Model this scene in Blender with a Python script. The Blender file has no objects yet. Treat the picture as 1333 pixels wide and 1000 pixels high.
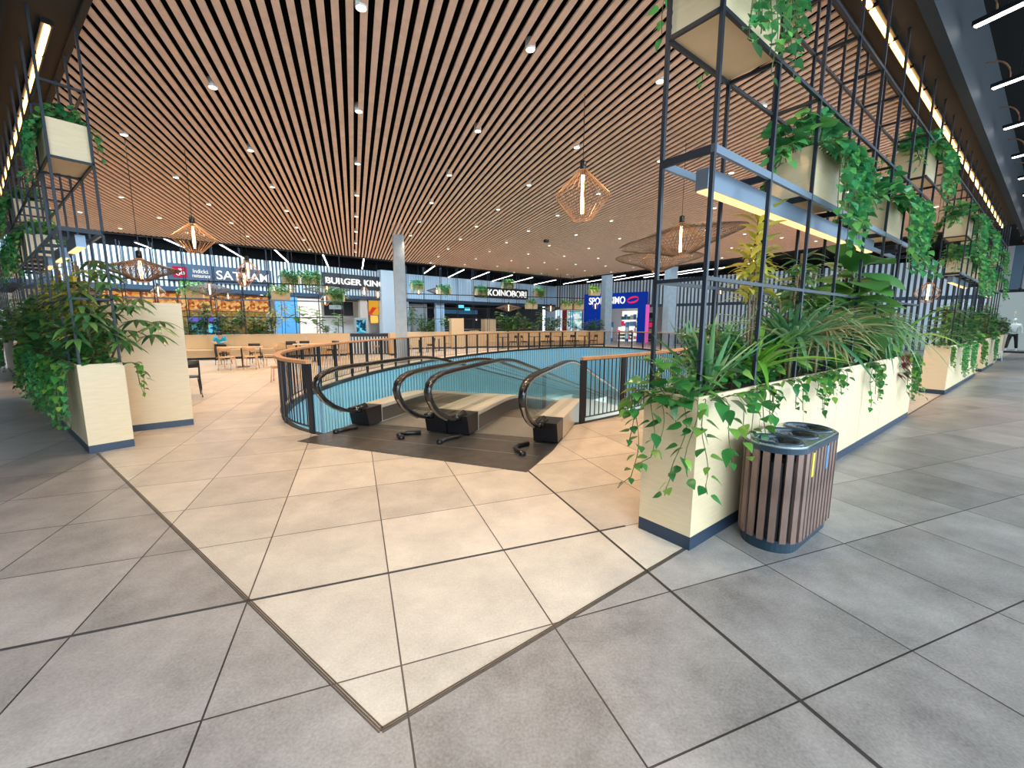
import bpy, math, random
from math import sin, cos, pi, radians, atan2, hypot, sqrt
from mathutils import Vector, Matrix
from mathutils.geometry import tessellate_polygon

SC = bpy.context.scene
COL = SC.collection
# ------------------------------------------------------------------ camera, world, exposure
cam = bpy.data.cameras.new('camera')
cam.sensor_fit = 'HORIZONTAL'; cam.sensor_width = 36.0
cam.lens = 36.0 * 545.0 / 1333.0
cam.clip_start = 0.05; cam.clip_end = 300
camo = bpy.data.objects.new('camera', cam); COL.objects.link(camo)
camo.location = (0, 0, 1.62)
camo.rotation_euler = (radians(90 - 8.22), 0, 0)
SC.camera = camo
SC.view_settings.view_transform = 'Standard'
SC.view_settings.look = 'None'
SC.view_settings.gamma = 1.0
SC.view_settings.use_curve_mapping = False
SC.view_settings.exposure = 0.0
SC.cycles.use_denoising = True
SC.cycles.max_bounces = 8
SC.cycles.transparent_max_bounces = 16
SC.cycles.caustics_reflective = False
SC.cycles.caustics_refractive = False
SC.cycles.sample_clamp_indirect = 6.0
W = bpy.data.worlds.new('daylight'); SC.world = W; W.use_nodes = True
W.node_tree.nodes['Background'].inputs[0].default_value = (0.62, 0.82, 1.0, 1)
W.node_tree.nodes['Background'].inputs[1].default_value = 9.5
SPOT_W = 210.0
TILE_T = radians(20.5)          # direction of the tile rows
# frames of the two planter lines
RO, RA = Vector((1.276, 2.814)), radians(37.65)
LO, LA = Vector((-5.299, 5.076)), radians(142.3)
def fr(o, a, s, n=0.0):          # point at s along, n to the left of a line
    return Vector((o.x + cos(a) * s - sin(a) * n, o.y + sin(a) * s + cos(a) * n))

# ------------------------------------------------------------------ materials
def mat(name, col, rough=0.5, metal=0.0, emit=None, es=0.0, spec=0.5, noise=0.0, nscale=8.0, stretch=(1, 1, 1), bump=0.0):
    m = bpy.data.materials.new(name); m.use_nodes = True
    nt = m.node_tree; b = nt.nodes['Principled BSDF']
    b.inputs['Base Color'].default_value = (*col, 1)
    b.inputs['Roughness'].default_value = rough
    b.inputs['Metallic'].default_value = metal
    b.inputs['Specular IOR Level'].default_value = spec
    if emit:
        b.inputs['Emission Color'].default_value = (*emit, 1); b.inputs['Emission Strength'].default_value = es
    if noise > 0:
        tc = nt.nodes.new('ShaderNodeTexCoord'); mp = nt.nodes.new('ShaderNodeMapping')
        mp.inputs['Scale'].default_value = stretch
        nz = nt.nodes.new('ShaderNodeTexNoise'); nz.inputs['Scale'].default_value = nscale; nz.inputs['Detail'].default_value = 5
        rp = nt.nodes.new('ShaderNodeValToRGB')
        k = noise
        rp.color_ramp.elements[0].position = 0.3; rp.color_ramp.elements[1].position = 0.72
        rp.color_ramp.elements[0].color = (*[c * (1 - k) for c in col], 1)
        rp.color_ramp.elements[1].color = (*[min(1, c * (1 + k * 0.6)) for c in col], 1)
        nt.links.new(tc.outputs['Object'], mp.inputs['Vector']); nt.links.new(mp.outputs[0], nz.inputs['Vector'])
        nt.links.new(nz.outputs['Fac'], rp.inputs[0]); nt.links.new(rp.outputs[0], b.inputs['Base Color'])
        if bump:
            bp = nt.nodes.new('ShaderNodeBump'); bp.inputs['Strength'].default_value = bump; bp.inputs['Distance'].default_value = 0.01
            nt.links.new(nz.outputs['Fac'], bp.inputs['Height']); nt.links.new(bp.outputs[0], b.inputs['Normal'])
    return m
def leafmat(name, c0, c1, c2, rough=0.30):
    m = bpy.data.materials.new(name); m.use_nodes = True
    nt = m.node_tree; b = nt.nodes['Principled BSDF']
    g = nt.nodes.new('ShaderNodeNewGeometry'); rp = nt.nodes.new('ShaderNodeValToRGB')
    e = rp.color_ramp.elements
    e[0].position = 0.0; e[0].color = (*c0, 1); e[1].position = 1.0; e[1].color = (*c2, 1)
    x = e.new(0.6); x.color = (*c1, 1)
    nt.links.new(g.outputs['Random Per Island'], rp.inputs[0])
    nt.links.new(rp.outputs[0], b.inputs['Base Color'])
    b.inputs['Roughness'].default_value = rough
    b.inputs['Specular IOR Level'].default_value = 0.6
    tr = nt.nodes.new('ShaderNodeBsdfTranslucent'); mx = nt.nodes.new('ShaderNodeMixShader'); mx.inputs[0].default_value = 0.22
    nt.links.new(rp.outputs[0], tr.inputs['Color'])
    out = nt.nodes['Material Output']
    nt.links.new(b.outputs[0], mx.inputs[1]); nt.links.new(tr.outputs[0], mx.inputs[2]); nt.links.new(mx.outputs[0], out.inputs[0])
    return m
def emat(name, col, s):
    m = bpy.data.materials.new(name); m.use_nodes = True
    nt = m.node_tree; nt.nodes.remove(nt.nodes['Principled BSDF'])
    e = nt.nodes.new('ShaderNodeEmission'); e.inputs[0].default_value = (*col, 1); e.inputs[1].default_value = s
    nt.links.new(e.outputs[0], nt.nodes['Material Output'].inputs[0]); return m
def glassmat(name, tint, refl=0.12):
    m = bpy.data.materials.new(name); m.use_nodes = True
    nt = m.node_tree; nt.nodes.remove(nt.nodes['Principled BSDF'])
    t = nt.nodes.new('ShaderNodeBsdfTransparent'); t.inputs[0].default_value = (*tint, 1)
    g = nt.nodes.new('ShaderNodeBsdfGlossy'); g.inputs['Roughness'].default_value = 0.03
    lw = nt.nodes.new('ShaderNodeLayerWeight'); lw.inputs[0].default_value = refl
    mx = nt.nodes.new('ShaderNodeMixShader'); ml = nt.nodes.new('ShaderNodeMath'); ml.operation = 'MULTIPLY_ADD'; ml.inputs[1].default_value = 0.22; ml.inputs[2].default_value = 0.02
    nt.links.new(lw.outputs['Fresnel'], ml.inputs[0]); nt.links.new(ml.outputs[0], mx.inputs[0]); nt.links.new(t.outputs[0], mx.inputs[1]); nt.links.new(g.outputs[0], mx.inputs[2])
    nt.links.new(mx.outputs[0], nt.nodes['Material Output'].inputs[0]); return m
def tilemat(name, col, var, rough, grout):
    m = bpy.data.materials.new(name); m.use_nodes = True
    nt = m.node_tree; N = nt.nodes.new; L = nt.links.new; b = nt.nodes['Principled BSDF']
    s = 0.8006; o = (-0.81, 2.54)   # a crossing of the tile joints
    tc = N('ShaderNodeTexCoord'); mp = N('ShaderNodeMapping')
    c_, s_ = cos(-TILE_T), sin(-TILE_T)
    mp.inputs['Scale'].default_value = (1 / s, 1 / s, 1); mp.inputs['Rotation'].default_value = (0, 0, -TILE_T)
    mp.inputs['Location'].default_value = (-(c_ * o[0] - s_ * o[1]) / s, -(s_ * o[0] + c_ * o[1]) / s, 0)
    L(tc.outputs['Object'], mp.inputs['Vector'])
    sx = N('ShaderNodeSeparateXYZ'); L(mp.outputs[0], sx.inputs[0])
    ds = []
    for k in (0, 1):
        a = N('ShaderNodeMath'); a.operation = 'ADD'; a.inputs[1].default_value = 0.5; L(sx.outputs[k], a.inputs[0])
        f = N('ShaderNodeMath'); f.operation = 'FRACT'; L(a.outputs[0], f.inputs[0])
        d = N('ShaderNodeMath'); d.operation = 'SUBTRACT'; d.inputs[1].default_value = 0.5; L(f.outputs[0], d.inputs[0])
        ab = N('ShaderNodeMath'); ab.operation = 'ABSOLUTE'; L(d.outputs[0], ab.inputs[0]); ds.append(ab)
    mn = N('ShaderNodeMath'); mn.operation = 'MINIMUM'; L(ds[0].outputs[0], mn.inputs[0]); L(ds[1].outputs[0], mn.inputs[1])
    lt = N('ShaderNodeMath'); lt.operation = 'LESS_THAN'; lt.inputs[1].default_value = 0.0042 / s; L(mn.outputs[0], lt.inputs[0])
    fl = N('ShaderNodeVectorMath'); fl.operation = 'FLOOR'; L(mp.outputs[0], fl.inputs[0])
    wn = N('ShaderNodeTexWhiteNoise'); wn.noise_dimensions = '2D'; L(fl.outputs[0], wn.inputs['Vector'])
    n1 = N('ShaderNodeTexNoise'); n1.inputs['Scale'].default_value = 2.4; n1.inputs['Detail'].default_value = 9; n1.inputs['Roughness'].default_value = 0.68
    L(tc.outputs['Object'], n1.inputs['Vector'])
    n2 = N('ShaderNodeTexNoise'); n2.inputs['Scale'].default_value = 80; n2.inputs['Detail'].default_value = 6
    L(tc.outputs['Object'], n2.inputs['Vector'])
    m1 = N('ShaderNodeMath'); m1.operation = 'MULTIPLY_ADD'; m1.inputs[1].default_value = 1.1; m1.inputs[2].default_value = -0.55; L(n1.outputs['Fac'], m1.inputs[0])
    m2 = N('ShaderNodeMath'); m2.operation = 'MULTIPLY_ADD'; m2.inputs[1].default_value = 0.3; m2.inputs[2].default_value = -0.15; L(wn.outputs['Value'], m2.inputs[0])
    m3 = N('ShaderNodeMath'); m3.operation = 'MULTIPLY_ADD'; m3.inputs[1].default_value = 0.55; m3.inputs[2].default_value = -0.275; L(n2.outputs['Fac'], m3.inputs[0])
    a1 = N('ShaderNodeMath'); L(m1.outputs[0], a1.inputs[0]); L(m2.outputs[0], a1.inputs[1])
    a2 = N('ShaderNodeMath'); L(a1.outputs[0], a2.inputs[0]); L(m3.outputs[0], a2.inputs[1])
    v = N('ShaderNodeMath'); v.operation = 'MULTIPLY_ADD'; v.inputs[1].default_value = var; v.inputs[2].default_value = 1.0; L(a2.outputs[0], v.inputs[0])
    cm = N('ShaderNodeVectorMath'); cm.operation = 'SCALE'; cm.inputs[0].default_value = col; L(v.outputs[0], cm.inputs['Scale'])
    mx = N('ShaderNodeMix'); mx.data_type = 'RGBA'; mx.inputs['B'].default_value = (*grout, 1)
    L(lt.outputs[0], mx.inputs['Factor']); L(cm.outputs[0], mx.inputs['A']); L(mx.outputs['Result'], b.inputs['Base Color'])
    rr = N('ShaderNodeMath'); rr.operation = 'MULTIPLY_ADD'; rr.inputs[1].default_value = 0.18; rr.inputs[2].default_value = rough - 0.09; L(n1.outputs['Fac'], rr.inputs[0])
    L(rr.outputs[0], b.inputs['Roughness'])
    bp = N('ShaderNodeBump'); bp.inputs['Strength'].default_value = 0.15; bp.inputs['Distance'].default_value = 0.004
    L(n2.outputs['Fac'], bp.inputs['Height']); L(bp.outputs[0], b.inputs['Normal'])
    return m
def patchmat(name, cols, scale, es):      # backlit photo panel: blotches of food colours
    m = bpy.data.materials.new(name); m.use_nodes = True
    nt = m.node_tree; nt.nodes.remove(nt.nodes['Principled BSDF'])
    tc = nt.nodes.new('ShaderNodeTexCoord'); vo = nt.nodes.new('ShaderNodeTexVoronoi'); vo.inputs['Scale'].default_value = scale
    rp = nt.nodes.new('ShaderNodeValToRGB'); rp.color_ramp.interpolation = 'CONSTANT'
    e = rp.color_ramp.elements
    while len(e) < len(cols): e.new(0.5)
    for i, c in enumerate(cols): e[i].position = i / len(cols); e[i].color = (*c, 1)
    em = nt.nodes.new('ShaderNodeEmission'); em.inputs[1].default_value = es
    nt.links.new(tc.outputs['Object'], vo.inputs['Vector']); nt.links.new(vo.outputs['Color'], rp.inputs[0])
    nt.links.new(rp.outputs[0], em.inputs[0]); nt.links.new(em.outputs[0], nt.nodes['Material Output'].inputs[0]); return m

M = {}
M['ply'] = mat('birch_plywood', (0.73, 0.545, 0.325), 0.42, noise=0.06, nscale=5, stretch=(1.0, 1.0, 9.0))
M['plydark'] = mat('oak_and_shaded_ply', (0.62, 0.40, 0.20), 0.42, noise=0.18, nscale=5, stretch=(9, 9, 1))  # oak; on the tall cabinet pair's sides it is plywood with shade painted in
M['plinth'] = mat('dark_plinth', (0.020, 0.036, 0.062), 0.38)
M['soil'] = mat('potting_soil', (0.045, 0.03, 0.02), 0.95, noise=0.5, nscale=40)
M['steel'] = mat('dark_painted_steel', (0.014, 0.018, 0.026), 0.45, spec=0.35)
M['steelgrey'] = mat('grey_steel', (0.16, 0.20, 0.25), 0.35, metal=0.4)
M['black'] = mat('black_plastic', (0.012, 0.012, 0.014), 0.28)
M['rubber'] = mat('handrail_rubber', (0.010, 0.010, 0.011), 0.16, spec=0.6)
M['blackceil'] = mat('black_ceiling', (0.007, 0.007, 0.008), 0.8, spec=0.15)
M['void'] = mat('ceiling_void', (0.003, 0.003, 0.003), 0.95, spec=0.05)
M['soffit'] = mat('dark_soffit', (0.040, 0.032, 0.027), 0.7, spec=0.2)
M['beam'] = mat('grey_beam', (0.022, 0.025, 0.030), 0.6, spec=0.25)
M['slat'] = mat('ceiling_slat_wood', (0.84, 0.58, 0.46), 0.55, noise=0.12, nscale=3, stretch=(2, 2, 2))
M['floor'] = tilemat('beige_tile', (0.55, 0.458, 0.362), 0.85, 0.34, (0.06, 0.045, 0.035))
M['floorgrey'] = tilemat('grey_tile', (0.298, 0.256, 0.228), 1.45, 0.36, (0.025, 0.022, 0.02))
M['joint'] = mat('expansion_joint', (0.05, 0.04, 0.035), 0.6)
M['metal'] = mat('brushed_steel', (0.52, 0.50, 0.47), 0.33, metal=0.9, noise=0.1, nscale=20)
M['trimmetal'] = mat('trim_metal', (0.10, 0.08, 0.065), 0.4, metal=0.5)
M['plate'] = mat('landing_plate_steel', (0.20, 0.185, 0.17), 0.28, metal=0.75, noise=0.25, nscale=7)
M['deck'] = mat('balustrade_deck', (0.70, 0.63, 0.53), 0.35, metal=0.25)
M['skirt'] = mat('skirt_panel', (0.16, 0.15, 0.14), 0.3, metal=0.7)
M['pallet'] = mat('pallet_band', (0.20, 0.17, 0.14), 0.42, metal=0.6, noise=0.3, nscale=3, stretch=(0.2, 14, 1))
M['glass'] = glassmat('clear_glass', (0.95, 0.975, 0.965), 0.14)
M['handwood'] = mat('rail_wood', (0.60, 0.30, 0.13), 0.38, noise=0.2, nscale=6)
M['blue'] = mat('blue_lit_pale_metal', (0.32, 0.70, 0.97), 0.4, metal=0.0)  # bluish light on grey metal, put into the base colour
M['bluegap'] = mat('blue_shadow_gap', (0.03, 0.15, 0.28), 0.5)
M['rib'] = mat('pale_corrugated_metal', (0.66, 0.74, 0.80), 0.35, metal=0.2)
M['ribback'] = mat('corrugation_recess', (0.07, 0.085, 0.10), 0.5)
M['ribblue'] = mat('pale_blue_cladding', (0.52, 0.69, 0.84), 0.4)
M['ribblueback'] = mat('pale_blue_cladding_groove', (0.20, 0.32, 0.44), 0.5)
M['concrete'] = mat('pale_blue_concrete', (0.44, 0.53, 0.60), 0.6, noise=0.12, nscale=4)
M['signnavy'] = mat('navy_sign_board', (0.025, 0.05, 0.085), 0.4)
M['signblack'] = mat('black_sign_board', (0.015, 0.016, 0.02), 0.4)
M['white_e'] = emat('lit_white_letters', (1, 0.98, 0.95), 1.3)
M['red'] = emat('lit_red_panel', (0.85, 0.03, 0.12), 0.75)
M['lipred'] = emat('lit_red_emblem', (0.9, 0.03, 0.10), 0.9)
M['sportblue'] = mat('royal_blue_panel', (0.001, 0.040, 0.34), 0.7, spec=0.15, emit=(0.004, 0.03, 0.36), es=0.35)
M['pink'] = emat('lit_pink_strip', (0.9, 0.15, 0.55), 0.8)
M['led_warm'] = emat('warm_tube', (1.0, 0.52, 0.17), 6.0)
M['led_tray'] = emat('warm_diffuser', (1.0, 0.66, 0.30), 1.6)
M['led_white'] = emat('white_tube', (1.0, 0.98, 0.98), 9.0)
M['bulb'] = emat('filament_tube', (1.0, 0.62, 0.30), 9.0)
M['downlens'] = emat('downlight_lens', (1.0, 0.93, 0.74), 3.5)
M['wire'] = mat('copper_wire', (0.46, 0.25, 0.13), 0.4, metal=0.3)
M['wiredark'] = mat('dark_wire', (0.10, 0.065, 0.045), 0.45)
M['copper'] = mat('copper_cable', (0.50, 0.24, 0.12), 0.4, metal=0.4)
M['walnut'] = mat('walnut_slat', (0.20, 0.115, 0.085), 0.35, noise=0.4, nscale=3, stretch=(3, 3, 1))
M['bindark'] = mat('dark_blue_steel', (0.022, 0.042, 0.06), 0.3, metal=0.3)
M['binlid'] = mat('brushed_lid_steel', (0.50, 0.53, 0.49), 0.24, metal=0.7)
M['bag'] = mat('black_bin_liner', (0.010, 0.010, 0.013), 0.22, noise=0.4, nscale=25, bump=0.9)
M['yellow'] = mat('yellow_label', (0.75, 0.62, 0.03), 0.5)
M['bluelabel'] = mat('blue_label', (0.06, 0.20, 0.42), 0.5)
M['beech'] = mat('beech_wood', (0.66, 0.43, 0.25), 0.4, noise=0.12, nscale=6)
M['grille'] = mat('oak_slat_cladding', (0.64, 0.40, 0.19), 0.45)
M['white'] = mat('white_paint', (0.80, 0.80, 0.78), 0.5)
M['greywall'] = mat('grey_wall', (0.30, 0.32, 0.33), 0.6)
M['darkwall'] = mat('dark_interior', (0.045, 0.05, 0.06), 0.6)
M['beigetile'] = mat('beige_wall_tile', (0.62, 0.50, 0.42), 0.4)
M['doorblue'] = mat('light_blue_panel', (0.10, 0.36, 0.68), 0.45)
M['skin'] = mat('skin', (0.58, 0.36, 0.26), 0.5)
M['shirt'] = mat('turquoise_shirt', (0.02, 0.42, 0.62), 0.7)
M['trousers'] = mat('black_trousers', (0.015, 0.015, 0.02), 0.7)
M['hair'] = mat('black_hair', (0.012, 0.010, 0.010), 0.5)
M['jacket'] = mat('white_jacket', (0.72, 0.78, 0.80), 0.6)
M['manneq'] = mat('mannequin_white', (0.75, 0.75, 0.74), 0.4)
M['green'] = mat('green_shirt', (0.10, 0.42, 0.22), 0.7)
M['lowfloor'] = mat('lower_floor', (0.40, 0.46, 0.44), 0.3)
M['lowlamp'] = emat('lower_fill_glow', (0.85, 1.0, 0.95), 3.0)
M['bark'] = mat('plant_stem', (0.16, 0.10, 0.05), 0.7)
M['vine'] = mat('vine_stem', (0.12, 0.14, 0.04), 0.6)
M['L_pothos'] = leafmat('pothos_leaf', (0.020, 0.125, 0.030), (0.050, 0.225, 0.040), (0.24, 0.38, 0.05))
M['L_ivy'] = leafmat('ivy_leaf', (0.03, 0.19, 0.07), (0.075, 0.35, 0.11), (0.22, 0.50, 0.10))
M['L_dark'] = leafmat('dark_green_leaf', (0.025, 0.09, 0.035), (0.065, 0.20, 0.055), (0.20, 0.34, 0.08))
M['L_yellow'] = leafmat('yellow_green_leaf', (0.28, 0.34, 0.05), (0.62, 0.56, 0.07), (0.85, 0.66, 0.14))
M['L_lime'] = leafmat('lime_leaf', (0.10, 0.30, 0.03), (0.18, 0.44, 0.04), (0.34, 0.55, 0.07))
M['L_red'] = leafmat('reddish_strap_leaf', (0.16, 0.24, 0.08), (0.42, 0.34, 0.14), (0.62, 0.34, 0.18))
M['L_spike'] = leafmat('grey_green_strap_leaf', (0.06, 0.20, 0.08), (0.17, 0.36, 0.16), (0.48, 0.54, 0.24))
M['L_fig'] = leafmat('fiddle_leaf', (0.05, 0.19, 0.05), (0.13, 0.34, 0.07), (0.32, 0.50, 0.10))
M['L_wine'] = leafmat('wine_leaf', (0.10, 0.012, 0.02), (0.16, 0.02, 0.03), (0.22, 0.05, 0.04))
M['menu1'] = patchmat('menu_photos', [(0.75, 0.25, 0.03), (0.85, 0.45, 0.08), (0.5, 0.1, 0.03), (0.9, 0.6, 0.25), (0.55, 0.2, 0.08), (0.8, 0.35, 0.1), (0.35, 0.08, 0.03), (0.9, 0.5, 0.15), (0.65, 0.12, 0.05)], 7.5, 0.9)
M['menu2'] = patchmat('golden_counter_panel', [(0.65, 0.42, 0.10), (0.55, 0.33, 0.08), (0.75, 0.52, 0.18), (0.45, 0.26, 0.07), (0.7, 0.48, 0.14)], 11, 0.5)
M['poster'] = patchmat('burger_poster', [(0.85, 0.06, 0.03), (0.9, 0.45, 0.05), (0.55, 0.2, 0.05)], 2.2, 0.8)
M['screen'] = patchmat('cyan_screen', [(0.02, 0.10, 0.16), (0.05, 0.45, 0.7), (0.02, 0.05, 0.1), (0.2, 0.7, 0.85)], 7, 0.9)
M['screenwhite'] = patchmat('colourful_screen', [(0.7, 0.85, 0.9), (0.15, 0.5, 0.75), (0.85, 0.9, 0.9), (0.3, 0.65, 0.5)], 4, 0.9)
M['storeglow'] = emat('shop_light_panel', (1.0, 0.94, 0.88), 1.1)
M['storewhite'] = emat('shop_window_glow', (0.80, 0.95, 1.0), 0.42)

# ------------------------------------------------------------------ mesh builder
class MB:
    def __init__(s): s.v = []; s.f = []
    def add(s, vs, fs):
        o = len(s.v); s.v += [tuple(p) for p in vs]; s.f += [tuple(i + o for i in f) for f in fs]; return s
    def box(s, x0, y0, z0, x1, y1, z1):
        return s.add([(x0, y0, z0), (x1, y0, z0), (x1, y1, z0), (x0, y1, z0), (x0, y0, z1), (x1, y0, z1), (x1, y1, z1), (x0, y1, z1)],
                     [(0, 3, 2, 1), (4, 5, 6, 7), (0, 1, 5, 4), (1, 2, 6, 5), (2, 3, 7, 6), (3, 0, 4, 7)])
    def bar(s, p, q, w, h=None, up=(0, 0, 1)):
        h = h or w; p = Vector(p); q = Vector(q); d = (q - p).normalized(); u = Vector(up)
        if abs(d.dot(u)) > 0.99: u = Vector((1, 0, 0))
        a = d.cross(u).normalized(); b = a.cross(d)
        vs = []
        for c in (p, q):
            for i, j in ((-1, -1), (1, -1), (1, 1), (-1, 1)): vs.append(c + a * (i * w / 2) + b * (j * h / 2))
        return s.add(vs, [(0, 3, 2, 1), (4, 5, 6, 7), (0, 1, 5, 4), (1, 2, 6, 5), (2, 3, 7, 6), (3, 0, 4, 7)])
    def tube(s, pts, r, n=6, closed=False):
        P = [Vector(p) for p in pts]; m = len(P); rs = r if isinstance(r, (list, tuple)) else [r] * m
        vs = []; fs = []
        for i in range(m):
            t = (P[(i + 1) % m] - P[i - 1]) if closed else (P[min(i + 1, m - 1)] - P[max(i - 1, 0)])
            t.normalize(); u = Vector((0, 0, 1)) if abs(t.z) < 0.95 else Vector((1, 0, 0))
            a = t.cross(u).normalized(); b = a.cross(t)
            for k in range(n):
                an = 2 * pi * k / n; vs.append(P[i] + (a * cos(an) + b * sin(an)) * rs[i])
        for i in range(m if closed else m - 1):
            j = (i + 1) % m
            for k in range(n):
                k2 = (k + 1) % n; fs.append((i * n + k, i * n + k2, j * n + k2, j * n + k))
        if not closed: fs.append(tuple(range(n - 1, -1, -1))); fs.append(tuple((m - 1) * n + k for k in range(n)))
        return s.add(vs, fs)
    def lathe(s, prof, c=(0, 0, 0), n=20, cap=True):
        vs = []; fs = []
        for r, z in prof:
            for k in range(n): vs.append((c[0] + r * cos(2 * pi * k / n), c[1] + r * sin(2 * pi * k / n), c[2] + z))
        for i in range(len(prof) - 1):
            for k in range(n):
                k2 = (k + 1) % n; fs.append((i * n + k, i * n + k2, (i + 1) * n + k2, (i + 1) * n + k))
        if cap:
            fs.append(tuple(range(n - 1, -1, -1))); fs.append(tuple((len(prof) - 1) * n + k for k in range(n)))
        return s.add(vs, fs)
    def prism(s, poly, z0, z1, holes=(), T=None):
        loops = [list(poly)] + [list(h) for h in holes]
        flat = [p for l in loops for p in l]; n = len(flat)
        tr = tessellate_polygon([[Vector((p[0], p[1], 0)) for p in l] for l in loops])
        vs = [Vector((p[0], p[1], z0)) for p in flat] + [Vector((p[0], p[1], z1)) for p in flat]
        fs = []
        for t in tr:
            a, b, c = [flat[i] for i in t]
            if (b[0] - a[0]) * (c[1] - a[1]) - (b[1] - a[1]) * (c[0] - a[0]) < 0: t = (t[0], t[2], t[1])
            fs.append(tuple(i + n for i in t)); fs.append((t[0], t[2], t[1]))
        o = 0
        for l in loops:
            m = len(l)
            for i in range(m):
                j = (i + 1) % m; fs.append((o + i, o + j, o + j + n, o + i + n))
            o += m
        if T is not None: vs = [T @ p for p in vs]
        return s.add(vs, fs)
    def xf(s, T): s.v = [tuple(T @ Vector(p)) for p in s.v]; return s
    def mesh(s, name):
        me = bpy.data.meshes.new(name); me.from_pydata(s.v, [], s.f); me.update(); return me
    def build(s, name, m, parent=None, smooth=False, loc=(0, 0, 0), rz=0.0):
        me = s.mesh(name); me.materials.append(m)
        if smooth: me.polygons.foreach_set('use_smooth', [True] * len(me.polygons))
        return link(name, me, parent, loc, rz)
def link(name, me, parent=None, loc=(0, 0, 0), rz=0.0):
    o = bpy.data.objects.new(name, me); COL.objects.link(o)
    o.location = loc; o.rotation_euler = (0, 0, rz)
    if parent: o.parent = parent
    return o
def tag(o, label, cat, group=None, kind=None):
    o['label'] = label; o['category'] = cat
    if group: o['group'] = group
    if kind: o['kind'] = kind
    return o
def thing(name, label, cat, loc=(0, 0, 0), rz=0.0, group=None):
    o = bpy.data.objects.new(name, None); COL.objects.link(o); o.empty_display_size = 0.1
    o.location = loc; o.rotation_euler = (0, 0, rz); return tag(o, label, cat, group)
def struct(o, label=None, cat=None):
    o['kind'] = 'structure'
    if label: o['label'] = label
    if cat: o['category'] = cat
    return o
def dup(root, loc, rz=0.0, label=None, group=None, scale=None):
    r = root.copy(); COL.objects.link(r); r.location = loc; r.rotation_euler = (0, 0, rz)
    if label: r['label'] = label
    if group: r['group'] = group
    if scale: r.scale = scale
    for ch in list(root.children):
        c = ch.copy(); COL.objects.link(c); c.parent = r
        for g in list(ch.children):
            d = g.copy(); COL.objects.link(d); d.parent = c
    return r
_bc = {}
def pbox(name, m, parent, dims, loc):        # a box part centred at loc; equal boxes share their mesh
    key = (name, m.name, tuple(round(d, 4) for d in dims))
    if key not in _bc:
        a, b, c = [d / 2 for d in dims]
        me = MB().box(-a, -b, -c, a, b, c).mesh(name); me.materials.append(m); _bc[key] = me
    return link(name, _bc[key], parent, loc)
def text_mb(s, w, h, depth, bold=0.0, font=None):    # lettering in the xz plane, facing -y, lower left corner at the origin
    cu = bpy.data.curves.new('lettering', 'FONT'); cu.body = s; cu.size = 1.0; cu.extrude = 0.05; cu.offset = bold; cu.resolution_u = 4
    o = bpy.data.objects.new('lettering', cu); COL.objects.link(o)
    bpy.context.view_layer.update()
    me = bpy.data.meshes.new_from_object(o.evaluated_get(bpy.context.evaluated_depsgraph_get()))
    vs = [v.co.copy() for v in me.vertices]; fs = [tuple(p.vertices) for p in me.polygons]
    bpy.data.objects.remove(o); bpy.data.curves.remove(cu); bpy.data.meshes.remove(me)
    if not vs: return MB()
    x0 = min(v.x for v in vs); x1 = max(v.x for v in vs); y0 = min(v.y for v in vs); y1 = max(v.y for v in vs)
    b = MB(); b.add([((v.x - x0) / (x1 - x0) * w, -(v.z + 0.05) / 0.1 * depth, (v.y - y0) / (y1 - y0) * h) for v in vs], fs)
    return b
# ------------------------------------------------------------------ setting: floors, ceilings, walls
EC, EA, EX, EY = Vector((2.074, 17.869)), radians(69.0), 12.81, 5.67     # the oval opening
def ell(t, off=0.0):
    x, y = (EX + off) * cos(t), (EY + off) * sin(t)
    return Vector((EC.x + cos(EA) * x - sin(EA) * y, EC.y + sin(EA) * x + cos(EA) * y))
TIP = Vector((-0.525, 1.466))
d1 = Vector((cos(LA), sin(LA))); d2 = Vector((cos(RA), sin(RA)))
T1 = TIP + d1 * 60; T2 = TIP + d2 * 60
hole = [ell(2 * pi * k / 128) for k in range(128)]
beige = [TIP, T2, (T2.x, 62), (T1.x, 62), T1]
struct(MB().prism(beige, -0.02, 0.0, [hole]).build('floor', M['floor']), 'beige tiled floor of the food court around the oval opening', 'floor')
grey = [TIP, T1, (T1.x - 9, T1.y - 9), (-14, -9), (14, -9), (T2.x + 9, T2.y - 9), T2]
struct(MB().prism(grey, -0.02, 0.0).build('floor_corridor', M['floorgrey']), 'grey tiled floor of the corridors in front of the planters', 'floor')
def strip(name, p, q, w, m, z=0.002):
    struct(MB().bar((p[0], p[1], z / 2), (q[0], q[1], z / 2), w, z).build(name, m))
def double(name, p, q, w, m):
    p = Vector(p); q = Vector(q); n = (q - p).normalized(); n = Vector((-n.y, n.x)); b = MB()
    for k in (-1, 0, 1):
        a = p + n * (w * k); c = q + n * (w * k); b.bar((a.x, a.y, 0.001), (c.x, c.y, 0.001), w * 0.62, 0.003)
    struct(b.build(name, m))
double('trim_1', TIP, TIP + d1 * 7.0, 0.010, M['trimmetal'])
double('trim_2', TIP, TIP + d2 * 28, 0.010, M['trimmetal'])
TO = Vector((-0.81, 2.54)); te = Vector((cos(TILE_T), sin(TILE_T))); tn = Vector((-te.y, te.x)); S8 = 0.8006
double('trim_3', TO + te * (-5 * S8), TO + te * (2.3 * S8), 0.007, M['joint'])
double('trim_4', TO + te * (2 * S8) + tn * (-3.5 * S8), TO + te * (2 * S8) + tn * (2.3 * S8), 0.007, M['joint'])

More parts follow.
